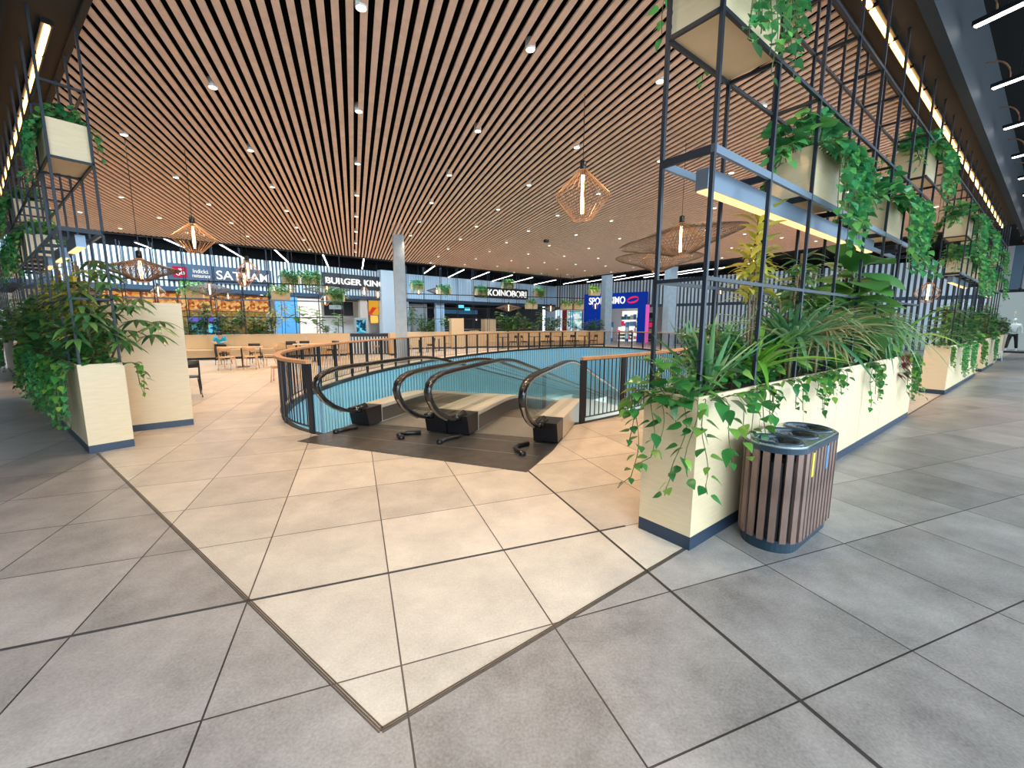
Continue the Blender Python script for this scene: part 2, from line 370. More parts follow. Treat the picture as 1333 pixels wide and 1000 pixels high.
# slatted ceiling, clipped to its four edges
CN = fr(RO, RA, -1.80, 0.42)
def isect(p, a, q, b):
    d = Vector((cos(a), sin(a))); e = Vector((cos(b), sin(b))); w = q - p
    k = d.x * e.y - d.y * e.x; t = (w.x * e.y - w.y * e.x) / k; return p + d * t
c_near = isect(fr(RO, RA, 0, 0.42), RA, fr(LO, LA, 0, -0.42), LA)
c_back = Vector((4.7, 33.5))
c_right = isect(fr(RO, RA, 0, 0.42), RA, c_back, radians(-55))
c_left = isect(fr(LO, LA, 0, -0.42), LA, c_back, radians(220))
CP = [c_near, c_right, c_back, c_left]
def clipline(p, d):
    t0, t1 = -200.0, 200.0
    for i in range(4):
        a, b = CP[i], CP[(i + 1) % 4]; e = b - a; n = Vector((-e.y, e.x))
        den = n.dot(d); num = n.dot(a - p)
        if abs(den) < 1e-9:
            if num > 0: return None
            continue
        t = num / den
        if den > 0: t0 = max(t0, t)
        else: t1 = min(t1, t)
    return (t0, t1) if t1 - t0 > 0.1 else None
sl = MB(); ZC = 5.08
for k in range(-260, 260):
    p = TO + te * (0.152 * k); r = clipline(p, tn)
    if r:
        a = p + tn * r[0]; b = p + tn * r[1]; sl.bar((a.x, a.y, ZC + 0.02), (b.x, b.y, ZC + 0.02), 0.081, 0.024)
struct(sl.build('ceiling', M['slat']), 'ceiling of pale wooden slats with black gaps', 'ceiling')
struct(MB().prism(CP, 5.55, 5.60).build('ceiling_void', M['void']))
for i in range(4):                         # dark edge band round the slats
    a, b = CP[i], CP[(i + 1) % 4]
    struct(MB().bar((a.x, a.y, 5.32), (b.x, b.y, 5.32), 0.06, 0.58).build('trim_%d' % (5 + i), M['soffit'] if i in (0, 3) else M['steel']))
# soffits above the planters, edge beams and black corridor ceilings
for nm, o, a, sg, s0, s1 in (('right', RO, RA, 1, -2.3, 20.6), ('left', LO, LA, -1, -6.0, 17.0)):
    P = [fr(o, a, s0, -0.12 * sg), fr(o, a, s1, -0.12 * sg), fr(o, a, s1, 0.42 * sg), fr(o, a, s0, 0.42 * sg)]
    struct(MB().prism(P, 5.07, 5.13).build('ceiling_soffit_' + nm, M['soffit']))
    P = [fr(o, a, s0 - 1, -0.24 * sg), fr(o, a, s1 + 3, -0.24 * sg), fr(o, a, s1 + 3, -0.12 * sg), fr(o, a, s0 - 1, -0.12 * sg)]
    struct(MB().prism(P, 5.02, 6.3).build('beam_' + nm, M['beam']))
    P = [fr(o, a, s0 - 1, -0.24 * sg), fr(o, a, s1 + 16, -0.24 * sg), fr(o, a, s1 + 16, -9 * sg), fr(o, a, s0 - 1, -9 * sg)]
    b = MB().prism(P, 6.25, 6.30)
    struct(b.build('ceiling_corridor_' + nm, M['blackceil']))
# ceiling beyond the slats, over the shop fronts
P = [c_left + Vector((-6, 2)), c_back, c_right + Vector((3, -1)), (40, 30), (14, 50), (-6, 46), (-30, 24)]
struct(MB().prism(P, 5.95, 6.0).build('ceiling_back', M['blackceil']))

# oval opening: ribbed lining with bluish light in its colour, lower storey
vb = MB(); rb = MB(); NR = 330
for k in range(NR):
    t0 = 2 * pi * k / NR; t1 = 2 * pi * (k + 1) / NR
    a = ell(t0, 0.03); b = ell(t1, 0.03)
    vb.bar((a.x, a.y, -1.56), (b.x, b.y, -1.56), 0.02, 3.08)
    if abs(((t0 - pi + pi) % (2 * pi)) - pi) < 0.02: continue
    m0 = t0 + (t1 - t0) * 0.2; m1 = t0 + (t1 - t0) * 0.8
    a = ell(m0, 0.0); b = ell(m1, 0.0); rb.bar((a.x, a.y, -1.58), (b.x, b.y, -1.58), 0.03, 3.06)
o_lin = struct(vb.build('wall_opening', M['bluegap']), 'ribbed metal lining, bluish light in its colour, inside the oval floor opening', 'wall')
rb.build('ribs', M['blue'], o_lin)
eb = MB()
for k in range(128):
    a = ell(2 * pi * k / 128, 0.02); b = ell(2 * pi * (k + 1) / 128, 0.02)
    eb.bar((a.x, a.y, -0.045), (b.x, b.y, -0.045), 0.09, 0.10)
struct(eb.build('trim_9', M['steel']))
struct(MB().box(-30, -2, -5.25, 34, 48, -5.2).build('floor_lower', M['lowfloor']), 'floor of the storey below, seen through the oval opening', 'floor')
for nm, p, q in (('lower_back', (-30, 48), (34, 48)), ('lower_right', (34, -2), (34, 48)), ('lower_left', (-30, -2), (-30, 48)), ('lower_front', (-30, -2), (34, -2))):
    struct(MB().bar((p[0], p[1], -2.7), (q[0], q[1], -2.7), 0.1, 5.0).build('wall_' + nm, M['white']))
struct(MB().prism([(-30, -2), (34, -2), (34, 48), (-30, 48)], -0.40, -0.38, [[ell(2 * pi * k / 64, 0.2) for k in range(64)]]).build('ceiling_lower', M['white']))

# shop-front walls: corrugated bands with bulkheads
def frame_obj(name, A, B, label):
    A = Vector(A); B = Vector(B); d = B - A
    o = bpy.data.objects.new(name, None); COL.objects.link(o); o.empty_display_size = 0.1
    o.location = (A.x, A.y, 0); o.rotation_euler = (0, 0, atan2(d.y, d.x)); return o, d.length
def fr2(A, B, s): A = Vector(A); B = Vector(B); d = (B - A).normalized(); p = A + d * s; return (p.x, p.y)
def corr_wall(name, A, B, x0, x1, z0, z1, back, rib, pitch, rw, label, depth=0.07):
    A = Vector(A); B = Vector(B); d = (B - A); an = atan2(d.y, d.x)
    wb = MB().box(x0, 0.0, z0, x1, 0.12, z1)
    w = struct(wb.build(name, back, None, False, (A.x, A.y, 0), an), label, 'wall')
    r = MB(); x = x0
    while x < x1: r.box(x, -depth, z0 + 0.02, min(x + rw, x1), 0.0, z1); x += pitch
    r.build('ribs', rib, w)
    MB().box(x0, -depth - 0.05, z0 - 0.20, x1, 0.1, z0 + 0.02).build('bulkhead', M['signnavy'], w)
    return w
W0, W1 = (-16.6, 22.1), (-9.3, 30.0); K0, K1 = (-7.7, 31.4), (4.3, 42.0); S0, S1 = (4.3, 42.0), (12.6, 35.2)
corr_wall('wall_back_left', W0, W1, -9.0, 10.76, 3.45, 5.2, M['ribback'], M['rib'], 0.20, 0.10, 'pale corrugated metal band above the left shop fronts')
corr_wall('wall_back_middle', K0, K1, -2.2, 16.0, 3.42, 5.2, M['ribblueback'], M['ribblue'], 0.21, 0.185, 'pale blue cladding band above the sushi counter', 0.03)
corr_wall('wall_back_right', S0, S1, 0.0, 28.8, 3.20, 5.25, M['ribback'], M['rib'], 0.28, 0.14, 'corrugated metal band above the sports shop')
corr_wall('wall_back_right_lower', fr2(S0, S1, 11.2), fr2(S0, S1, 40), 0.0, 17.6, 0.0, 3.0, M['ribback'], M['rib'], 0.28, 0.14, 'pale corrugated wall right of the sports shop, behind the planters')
def at(A, B, s, n=0.0):
    A = Vector(A); B = Vector(B); d = (B - A).normalized(); p = A + d * s; return Vector((p.x - d.y * n, p.y + d.x * n)), atan2(d.y, d.x)
def panel(name, A, B, x0, x1, z0, z1, m, n=0.0, th=0.06):       # flat wall panel, thickness away from the viewer
    p, an = at(A, B, 0, n); return MB().box(x0, 0, z0, x1, th, z1).build(name, m, None, False, (p.x, p.y, 0), an)
# black upstands above and behind the shop-front bands
struct(panel('wall_upper_left', W0, W1, -9, 12.0, 5.1, 6.0, M['blackceil'], 0.9))
struct(panel('wall_upper_middle', K0, K1, -3.0, 17.0, 5.1, 6.0, M['blackceil'], 0.9))
struct(panel('wall_upper_right', S0, S1, -1.0, 28.8, 5.1, 6.0, M['blackceil'], 0.9))
# recessed rear walls of the shops
struct(panel('wall_shop_left', W0, W1, -9, 4.0, 0, 3.5, M['beigetile'], 2.6))
struct(panel('wall_shop_middle', W0, W1, 4.0, 12.5, 0, 3.5, M['white'], 2.0))
struct(panel('wall_shop_sushi', K0, K1, -1.6, 17.5, 0, 3.5, M['darkwall'], 3.2))
struct(panel('wall_shop_sports', S0, S1, -3, 28, 0, 3.5, M['white'], 4.0))
struct(panel('ceiling_shop_left', W0, W1, -9, 11, 3.2, 3.24, M['darkwall'], 0.1, 2.5))
struct(panel('ceiling_shop_sushi', K0, K1, -1.6, 17, 3.1, 3.14, M['blackceil'], 0.1, 3.1))
struct(panel('ceiling_shop_sports', S0, S1, 0, 28, 3.1, 3.14, M['white'], 0.1, 3.9))
struct(panel('wall_return', W1, K0, 0, 2.2, 0, 5.2, M['ribblue'], 0.0, 0.1))
struct(panel('wall_corner_sushi', K0, K1, 14.6, 16.0, 0, 3.45, M['ribblue'], 0.0, 0.1))
# far end of the right corridor: store front across the walkway
EA0 = fr(RO, RA, 34.6, 3.0); EA1 = fr(RO, RA, 34.6, -12.0)
struct(panel('wall_right_end', EA0, EA1, 0, 15, 3.5, 6.3, M['ribblueback'], 0.0, 0.1), 'blue striped wall above the shop window at the corridor end', 'wall')
b = MB()
for k in range(16): b.box(0.2 + k * 0.9, -0.05, 3.5, 0.62 + k * 0.9, 0, 6.25)
p, an = at(EA0, EA1, 0); b.build('stripes', M['white'], bpy.data.objects['wall_right_end'])
struct(panel('wall_right_glow', EA0, EA1, 0, 15, 0, 3.5, M['storewhite'], 1.4, 0.1))
struct(panel('wall_right_side', fr(RO, RA, 20, -9), fr(RO, RA, 34.6, -9), 0, 14.6, 0, 6.3, M['greywall']))
struct(panel('wall_left_light_block', fr(LO, LA, 18.2, 8.9), fr(LO, LA, -20.0, 8.9), 0, 38.2, 0, 6.3, M['greywall'], -0.1))  # unseen wall added to block sky light from the left and behind
struct(panel('wall_left_side', fr(LO, LA, 18.2, 9.0), fr(LO, LA, 18.2, -4.0), 0, 9.0, 0, 6.3, M['greywall']))

# concrete columns
for i, (x, y, w) in enumerate(((-4.56, 17.4, 0.42), (7.45, 33.6, 0.62), (11.1, 30.0, 0.62))):
    struct(MB().box(-w / 2, -w / 2, 0, w / 2, w / 2, 5.55).build('column_%d' % (i + 1), M['concrete'], None, False, (x, y, 0), TILE_T),
           ['pale blue concrete column beside the railing at picture centre', 'pale blue column in front of the sports shop entrance', 'pale blue column right of the sports shop'][i], 'column')

# ------------------------------------------------------------------ ceiling lamps
def downlight():
    t = thing('ceiling_downlight', 'small round ceiling downlight between the wooden slats', 'ceiling light', (0, 0, 0), 0, 'round downlights in the slatted ceiling')
    MB().lathe([(0.055, 0.0), (0.066, 0.0), (0.066, 0.12), (0.055, 0.12)], n=20).build('housing', M['white'], t, True)
    MB().lathe([(0.054, -0.004), (0.054, 0.02)], n=20).build('lens', M['downlens'], t)
    return t
dl = None; DLS = []
for i in range(-12, 14):
    for j in range(0, 18):
        p = TO + te * (0.12 + 2.03 * i) + tn * (0.33 + 2.44 * j)
        r = clipline(p, tn)
        if r is None or not (r[0] < -0.25 and r[1] > 0.25): continue
        if not (min((p - CP[k]).dot(Vector((-(CP[(k + 1) % 4] - CP[k]).y, (CP[(k + 1) % 4] - CP[k]).x)).normalized()) for k in range(4)) > 0.2): continue
        if p.y < 2.4: continue
        DLS.append(p)
spot = bpy.data.lights.new('downlight_beam', 'SPOT'); spot.energy = SPOT_W; spot.color = (1.0, 0.74, 0.48)
spot.spot_size = radians(125); spot.spot_blend = 0.9; spot.shadow_soft_size = 0.09
for p in DLS:
    if dl is None:
        dl = downlight(); dl.location = (p.x, p.y, 5.072); r = dl
        lo = bpy.data.objects.new('beam', spot); COL.objects.link(lo); lo.parent = dl; lo.location = (0, 0, -0.05)
    else: r = dup(dl, (p.x, p.y, 5.072))
# linear lamps over the corridor on the right, and over the shop fronts; all run with the slats
def linear(x, y, z, L, label, group, cable=False):
    ztop = 6.25 if cable else 5.945
    t = thing('linear_lamp', label, 'ceiling light', (x, y, z), TILE_T + pi / 2, group)
    MB().box(0, -0.035, 0.0, L, 0.035, 0.06).build('housing', M['black'], t)
    MB().box(0.02, -0.03, -0.018, L - 0.02, 0.03, 0.0).build('diffuser', M['led_white'], t)
    for u in (0.3, L - 0.3): MB().bar((u, 0, 0.06), (u, 0, ztop - z), 0.008).build('suspension_wire', M['black'], t)
    if cable:
        pts = [(L + 0.1 - 0.62 * cos(pi * k / 14) * 0.5, 0.0, 0.05 + 0.38 * sin(pi * k / 14)) for k in range(15)]
        MB().tube(pts, 0.012, 5).build('supply_cable', M['copper'], t)
    return t
for k in range(12):                                   # right corridor: ends stay just outside the beam
    s = 5.55 + 2.32 * k; e = fr(RO, RA, s, -0.34)
    q = e - tn * 2.4
    linear(q.x, q.y, 5.36, 2.4, 'white tube lamp over the right corridor, number %s from the near end' % ['one', 'two', 'three', 'four', 'five', 'six', 'seven', 'eight', 'nine', 'ten', 'eleven', 'twelve'][k], 'white tube lamps over the right corridor', True)
BL = [(-17.0, 19.6, 1.6), (-14.9, 18.5, 2.6), (-13.36, 19.71, 4.9), (-11.65, 21.18, 4.8), (-9.96, 22.77, 5.1), (-8.09, 23.67, 5.5), (-4.9, 27.36, 4.2),
      (-3.26, 29.27, 5.1), (-1.61, 30.55, 4.9), (0.03, 32.45, 4.9), (1.67, 34.03, 4.6), (3.68, 36.0, 4.6), (6.29, 35.6, 4.4), (8.6, 32.6, 5.6), (10.6, 31.0, 5.6), (12.6, 28.6, 6.0), (14.6, 26.2, 6.5)]
ORD = ['first', 'second', 'third', 'fourth', 'fifth', 'sixth', 'seventh', 'eighth', 'ninth', 'tenth', 'eleventh', 'twelfth', 'thirteenth', 'fourteenth', 'fifteenth', 'sixteenth', 'seventeenth']
for k, (x, y, L) in enumerate(BL):
    linear(x, y, 5.25, L, 'white tube lamp over the shop fronts, %s counted from the left' % ORD[k], 'white tube lamps over the shop fronts')
# warm tubes on the soffits
def warm(o, a, sg, n, s0, side):
    for k in range(n):
        p = fr(o, a, s0 + 0.90 * k, 0.19 * sg)
        t = thing('warm_tube_lamp', 'warm tube lamp on the soffit above the %s trellis, %d along from the near end' % (side, k + 1), 'tube lamp', (p.x, p.y, 5.0), a, 'warm tubes above the %s trellis' % side)
        MB().box(-0.41, -0.05, 0.02, 0.41, 0.05, 0.07).build('housing', M['black'], t)
        MB().tube([(-0.40, 0, 0), (0.40, 0, 0)], 0.028, 8).build('tube', M['led_warm'], t, True)
warm(RO, RA, 1, 22, 1.2, 'right'); warm(LO, LA, -1, 17, 0.6, 'left')

# ------------------------------------------------------------------ planters, trellises, hanging boxes
PH, PW = 1.12, 0.43                 # planter height and width
def planter(name, label, o, a, s0, s1, sg, group, h=PH, w=PW, slats=False):
    """long plywood planter; local x along the row, local y inward times sg"""
    p = fr(o, a, s0); L = s1 - s0
    t = thing('planter', label, 'planter', (p.x, p.y, 0), a, group)
    def yb(y0, y1): return (min(y0 * sg, y1 * sg), max(y0 * sg, y1 * sg))
    n = max(1, round(L / 1.01)); g = 0.009
    for k in range(n):
        x0 = k * L / n + (g / 2 if k else 0); x1 = (k + 1) * L / n - (g / 2 if k < n - 1 else 0)
        y0, y1 = yb(0.0, 0.02); MB().box(x0, y0, 0.10, x1, y1, h).build('front_panel', M['ply'], t)
        y0, y1 = yb(w - 0.02, w); MB().box(x0, y0, 0.10, x1, y1, h).build('back_panel', M['ply'], t)
    y0, y1 = yb(0.02, w - 0.02)
    for x0 in (0.0, L - 0.02): MB().box(x0, y0, 0.10, x0 + 0.02, y1, h).build('end_panel', M['ply'], t)
    y0, y1 = yb(-0.001, w + 0.001); MB().box(-0.001, y0, 0, L + 0.001, y1, 0.10).build('plinth', M['plinth'], t)
    y0, y1 = yb(0.02, w - 0.02); MB().box(0.02, y0, h - 0.12, L - 0.02, y1, h - 0.05).build('soil', M['soil'], t)
    return t
def trellis(label, o, a, s0, nb, pitch, sg, group, levels=(1.92, 2.73, 3.53, 4.34), top=5.07, zb=1.06, w=0.37, y0=0.03, r=0.026, tray=2.73, tall=True):
    p = fr(o, a, s0)
    t = thing('steel_trellis', label, 'trellis', (p.x, p.y, 0), a, group)
    L = nb * pitch; ys = (y0 * sg, (y0 + w) * sg)
    for y in ys:
        for k in range(nb + 1):
            pbox('post', M['steel'], t, (r, r, top - zb), (k * pitch, y, (top + zb) / 2))
        for z in levels:
            hh = 0.05 if abs(z - tray) < 0.01 else r
            pbox('rail', M['steelgrey'] if abs(z - tray) < 0.01 else M['steel'], t, (L + r, r * 0.96, hh), (L / 2, y, z))
    for z in levels:
        for k in range(nb + 1):
            if z == levels[0] and 0 < k < nb: continue
            pbox('cross_bar', M['steel'], t, (r * 0.9, w, 0.05 if abs(z - tray) < 0.01 else r), (k * pitch, (y0 + w / 2) * sg, z))
    return t
planter('planter', 'long plywood planter beside the slatted waste bin, nearest on the right', RO, RA, 0, 7.10, 1, 'plywood planters along the right corridor')
planter('planter', 'plywood planter in the second row position, beyond the one beside the bin', RO, RA, 10.94, 16.62, 1, 'plywood planters along the right corridor')
planter('planter', 'third plywood planter along the right corridor, near the white chair', RO, RA, 18.5, 22.4, 1, 'plywood planters along the right corridor')
planter('planter', 'small farthest plywood planter beyond the white chair on the right', RO, RA, 25.5, 26.8, 1, 'plywood planters along the right corridor')
planter('planter', 'plywood planter with pale end panel beside the tall cabinet on the left', LO, LA, 0, 7.1, -1, 'plywood planters along the left corridor')
planter('planter', 'farther plywood planter on the left behind the dense hanging vines', LO, LA, 10.94, 16.6, -1, 'plywood planters along the left corridor')
trellis('tall dark steel trellis standing in the planter beside the waste bin', RO, RA, 0.04, 8, 0.86, 1, 'tall trellises on the right')
trellis('dark steel trellis in the second planter of the right corridor', RO, RA, 11.0, 6, 0.86, 1, 'tall trellises on the right')
trellis('dark steel trellis in the last planter of the right corridor', RO, RA, 18.55, 3, 0.86, 1, 'tall trellises on the right')
trellis('blue-grey lit steel trellis standing in the left planter beside the tall cabinet', LO, LA, 0.04, 8, 0.86, -1, 'tall trellises on the left')
trellis('farther steel trellis on the left hidden by dense foliage', LO, LA, 11.0, 6, 0.86, -1, 'tall trellises on the left')
# link grid at ceiling height bridging the gaps between trellises
def bridge(label, o, a, s0, s1, sg):
    p = fr(o, a, s0); t = thing('steel_link_grid', label, 'trellis', (p.x, p.y, 0), a, 'ceiling grids between trellises')
    L = s1 - s0; n = round(L / 0.86)
    for y in (0.03 * sg, 0.40 * sg):
        pbox('rail', M['steel'], t, (L, 0.025, 0.026), (L / 2, y, 4.34))
        for k in range(1, n): pbox('post', M['steel'], t, (0.026, 0.026, 0.73), (k * L / n, y, 4.705))
    for k in range(1, n): pbox('cross_bar', M['steel'], t, (0.024, 0.37, 0.026), (k * L / n, 0.215 * sg, 4.34))
bridge('steel grid under the soffit between the first and second right trellises', RO, RA, 6.95, 10.97, 1)
bridge('steel grid under the soffit between the second and last right trellises', RO, RA, 16.2, 18.5, 1)
bridge('steel grid under the soffit between the two left trellises', LO, LA, 6.95, 10.97, -1)
_t = [o for o in COL.objects if o.name.startswith('steel_trellis')][0]
for s_ in (6.24, 7.0): pbox('cross_bar', M['steel'], _t, (0.024, 0.37, 0.03), (s_ - 0.04, 0.215, 3.80))
for y_ in (0.03, 0.40): pbox('ledger', M['steel'], _t, (0.9, 0.025, 0.026), (6.60, y_, 3.80))
# tray lamps inside the trellises
def tray_lamp(label, o, a, s0, L, sg, group):
    p = fr(o, a, s0, 0.215 * sg)
    t = thing('tray_lamp', label, 'tray lamp', (p.x, p.y, 2.56), a, group)
    MB().box(0, -0.045, 0.0, L, 0.045, 0.14).build('housing', M['steelgrey'], t)
    MB().box(0.01, -0.038, -0.012, L - 0.01, 0.038, 0.0).build('diffuser', M['led_tray'], t)
tray_lamp('long warm tray lamp inside the trellis beside the waste bin', RO, RA, 0.25, 4.3, 1, 'tray lamps in the right trellises')
tray_lamp('warm tray lamp inside the second trellis of the right corridor', RO, RA, 11.3, 2.6, 1, 'tray lamps in the right trellises')
tray_lamp('short warm tray lamp in the last right trellis', RO, RA, 18.7, 1.6, 1, 'tray lamps in the right trellises')
for k, (s0, w) in enumerate(((0.20, 'nearest'), (1.6, 'middle'), (3.0, 'farthest'))):
    tray_lamp('%s of the three short warm tray lamps in the left trellis' % w, LO, LA, s0, 0.75, -1, 'tray lamps in the left trellis')
BXW, BXD, BXH = 0.80, 0.36, 0.42
def box_planter(label, o, a, s, n, z, sg, group, L=BXW, H=BXH, D=BXD):
    p = fr(o, a, s, n)
    t = thing('planter_box', label, 'planter box', (p.x, p.y, z), a, group); g = 0.018
    sh = MB(); sh.box(-L / 2, -D / 2, 0.014, L / 2, -D / 2 + g, H); sh.box(-L / 2, D / 2 - g, 0.014, L / 2, D / 2, H)
    sh.box(-L / 2, -D / 2 + g, 0.014, -L / 2 + g, D / 2 - g, H); sh.box(L / 2 - g, -D / 2 + g, 0.014, L / 2, D / 2 - g, H)
    sh.build('side_boards', M['ply'], t)
    MB().box(-L / 2 + 0.001, -D / 2 + 0.001, 0, L / 2 - 0.001, D / 2 - 0.001, 0.014).build('bottom_board', M['ply'], t)
    MB().box(-L / 2 + g, -D / 2 + g, H - 0.09, L / 2 - g, D / 2 - g, H - 0.04).build('soil', M['soil'], t)
    return t

# ------------------------------------------------------------------ plants
def leaf(mb, p, d, L, Wd, prof, droop=0.3, fold=0.12, roll=0.0):
    """one leaf blade: prof = relative widths along the midrib, 3 vertices across"""
    d = Vector(d).normalized(); up = Vector((0, 0, 1))
    if abs(d.dot(up)) > 0.97: up = Vector((0.7, 0.7, 0))
    side = d.cross(up).normalized()
    if roll: side = Matrix.Rotation(roll, 3, d) @ side
    nrm = side.cross(d).normalized(); n = len(prof); vs = []; fs = []
    for i, w in enumerate(prof):
        t = i / (n - 1); c = Vector(p) + d * (L * t) + Vector((0, 0, -droop * L * t * t)); hw = Wd * w / 2
        vs += [c - side * hw + nrm * (fold * hw), c, c + side * hw + nrm * (fold * hw)]
    for i in range(n - 1):
        a = 3 * i; fs += [(a, a + 1, a + 4, a + 3), (a + 1, a + 2, a + 5, a + 4)]
    mb.add(vs, fs)
HEART = (0.25, 0.92, 1.0, 0.78, 0.42, 0.02); IVY = (0.5, 1.0, 0.62, 0.5, 0.03); LANCE = (0.12, 0.62, 1.0, 0.88, 0.5, 0.02)
STRAP = (0.7, 1.0, 0.95, 0.8, 0.55, 0.04); FIDDLE = (0.1, 0.55, 0.62, 0.9, 1.0, 0.8, 0.06)
def vine(lv, st, rng, p, out, L, size, prof=HEART, step=0.07, sway=0.10, wall=None):
    """a stem that leaves the soil, goes over the rim and hangs; heart leaves alternate"""
    p = Vector(p); out = Vector(out).normalized(); pts = [p.copy()]; d = out * 0.8 + Vector((0, 0, 0.6)); q = p.copy(); n = int(L / step)
    lat = Vector((-out.y, out.x, 0)); ph = rng.uniform(0, 6); drift = rng.uniform(-0.25, 0.25)
    for i in range(n):
        f = i / max(1, n)
        g = min(1.0, i * step / 0.22)
        d = (out * (0.9 * (1 - g) + 0.04) + Vector((0, 0, 0.5 * (1 - g) - 1.0 * g)) + lat * (drift + sway * 5 * sin(ph + i * 0.55)) * 0.6).normalized()
        if f > 0.8 and rng.random() < 0.4: d = (d + out * 0.6 + Vector((0, 0, 0.5))).normalized()
        q = q + d * step; pts.append(q.copy())
        sd = 1 if i % 2 else -1
        if rng.random() < 0.9:
            s = size * rng.uniform(0.65, 1.2) * (1.0 - 0.35 * f)
            ld = lat * sd * rng.uniform(0.4, 1.1) + out * rng.uniform(0.15, 0.8) + Vector((0, 0, rng.uniform(-0.7, 0.15)))
            b = q + ld.normalized() * s * 0.3
            leaf(lv, b, ld, s, s * 0.82, prof, rng.uniform(0.2, 0.6), rng.uniform(0.05, 0.3), rng.uniform(-0.6, 0.6))
    if len(pts) > 2: st.tube(pts, 0.0035, 4)
def mound(lv, st, rng, c, rx, ry, h, n, size, prof=HEART, droop=0.4):
    for i in range(n):
        x = c[0] + rng.uniform(-rx, rx); y = c[1] + rng.uniform(-ry, ry); z = c[2] + h * rng.uniform(0.1, 1.0) ** 1.2
        d = Vector(((x - c[0]) / rx * 0.8 + rng.gauss(0, 0.5), (y - c[1]) / ry * 0.8 + rng.gauss(0, 0.5), rng.uniform(-0.1, 0.9)))
        s = size * rng.uniform(0.6, 1.25); leaf(lv, (x, y, z), d, s, s * 0.85, prof, droop * rng.uniform(0.5, 1.3), rng.uniform(0.05, 0.3), rng.uniform(-0.5, 0.5))
        if i % 3 == 0: st.tube([(c[0] + (x - c[0]) * 0.4, c[1] + (y - c[1]) * 0.4, c[2] - 0.03), (x, y, z)], 0.003, 4)
def plant(name, label, cat, loc, rz, group, lv, st, lm, sm='vine'):
    t = thing(name, label, cat, loc, rz, group)
    lv.build('foliage', lm, t, True); st.build('stems', M[sm], t, True); return t
def ivy_box(seed, n_m=120, vines=13, Lr=(0.35, 0.95), size=0.085, prof=HEART, h=0.26, lime=False, back=4):
    """ivy for a hanging box: front is -y, origin on the soil at the box centre"""
    rng = random.Random(seed); lv = MB(); st = MB()
    mound(lv, st, rng, (0, 0, 0.0), 0.42, 0.17, h, n_m, size * 1.25, prof)
    for k in range(vines):
        x = rng.uniform(-0.36, 0.40); vine(lv, st, rng, (x, -0.14, 0.01), (rng.uniform(-0.25, 0.35), -1, 0), rng.uniform(*Lr), size, prof, 0.05)
    for k in range(back):
        vine(lv, st, rng, (rng.uniform(-0.36, 0.36), 0.14, 0.01), (rng.uniform(-0.3, 0.3), 1, 0), rng.uniform(0.25, 0.6), size, prof, 0.05)
    for k in range(5):
        vine(lv, st, rng, (-0.36, rng.uniform(-0.1, 0.1), 0.01), (-1, rng.uniform(-0.3, 0.3), 0), rng.uniform(0.22, 0.5), size, prof, 0.05)
    return lv, st
def proto(lv, st, lm, name, cat, sm='vine'):
    a = lv.mesh('foliage'); a.materials.append(lm); b = st.mesh('stems'); b.materials.append(M[sm])
    for me in (a, b): me.polygons.foreach_set('use_smooth', [True] * len(me.polygons))
    return (a, b, name, cat)
def use(pr, label, loc, rz, group, sc=1.0):
    t = thing(pr[2], label, pr[3], loc, rz, group); link('foliage', pr[0], t); link('stems', pr[1], t)
    t.scale = (sc, sc, sc) if not isinstance(sc, tuple) else sc; return t
IV = [proto(*ivy_box(100 + k, 210, 34, (0.25, 0.95), 0.095), M['L_ivy'], 'trailing_ivy', 'plant') for k in range(3)]
IVF = [proto(*ivy_box(200 + k, 170, 14, (0.2, 0.5), 0.10, IVY, 0.34), M['L_lime'], 'leafy_box_plant', 'plant') for k in range(2)]

def hang(o, a, sg, items, side):
    for k, (s, z, kind, note, dens) in enumerate(items):
        n = 0.215 * sg; g = 'plywood boxes in the %s trellises' % side
        box_planter('plywood planter box ' + note, o, a, s, n, z + 0.014, sg, g)
        p = fr(o, a, s, n); rz = a if sg > 0 else a + pi
        pr = IV[k % 3]
        use(pr, 'ivy in the box ' + note, (p.x, p.y, z + BXH - 0.03), rz, 'ivy in the %s trellis boxes' % side, dens)
hang(RO, RA, 1, [(0.47, 3.53, 0, 'at the right trellis top corner, cut by the picture top', 1.0),
                 (2.20, 2.75, 0, 'resting on the tray rail above the yellow-topped plant', 1.2),
                 (4.78, 2.75, 0, 'on the tray rail above the fiddle-leaf fig', 1.3),
                 (6.62, 3.80, 0, 'on the high ledger, far end of the first right trellis', 1.15),
                 (11.45, 3.53, 0, 'on the upper rail, near end of the second right trellis', 1.2),
                 (12.4, 2.75, 0, 'on the tray rail of the second right trellis, near half', 1.25),
                 (14.0, 3.53, 0, 'on the upper rail, middle of the second right trellis', 1.25),
                 (15.7, 2.75, 0, 'on the tray rail, far end of the second right trellis', 1.0),
                 (19.0, 3.53, 0, 'on the upper rail of the last right trellis', 1.0),
                 (20.3, 2.75, 0, 'on the tray rail of the last right trellis', 1.0)], 'right')
hang(LO, LA, -1, [(0.47, 3.53, 0, 'high at the near end of the left trellis', 0.85),
                  (4.42, 2.75, 0, 'on the tray rail of the left trellis', 1.0),
                  (5.64, 3.53, 0, 'on the left trellis upper rail near the picture edge', 1.0),
                  (6.40, 2.75, 0, 'on the left trellis tray rail at the picture edge', 1.0),
                  (12.3, 3.0, 0, 'in the farther left trellis', 1.0)], 'left')

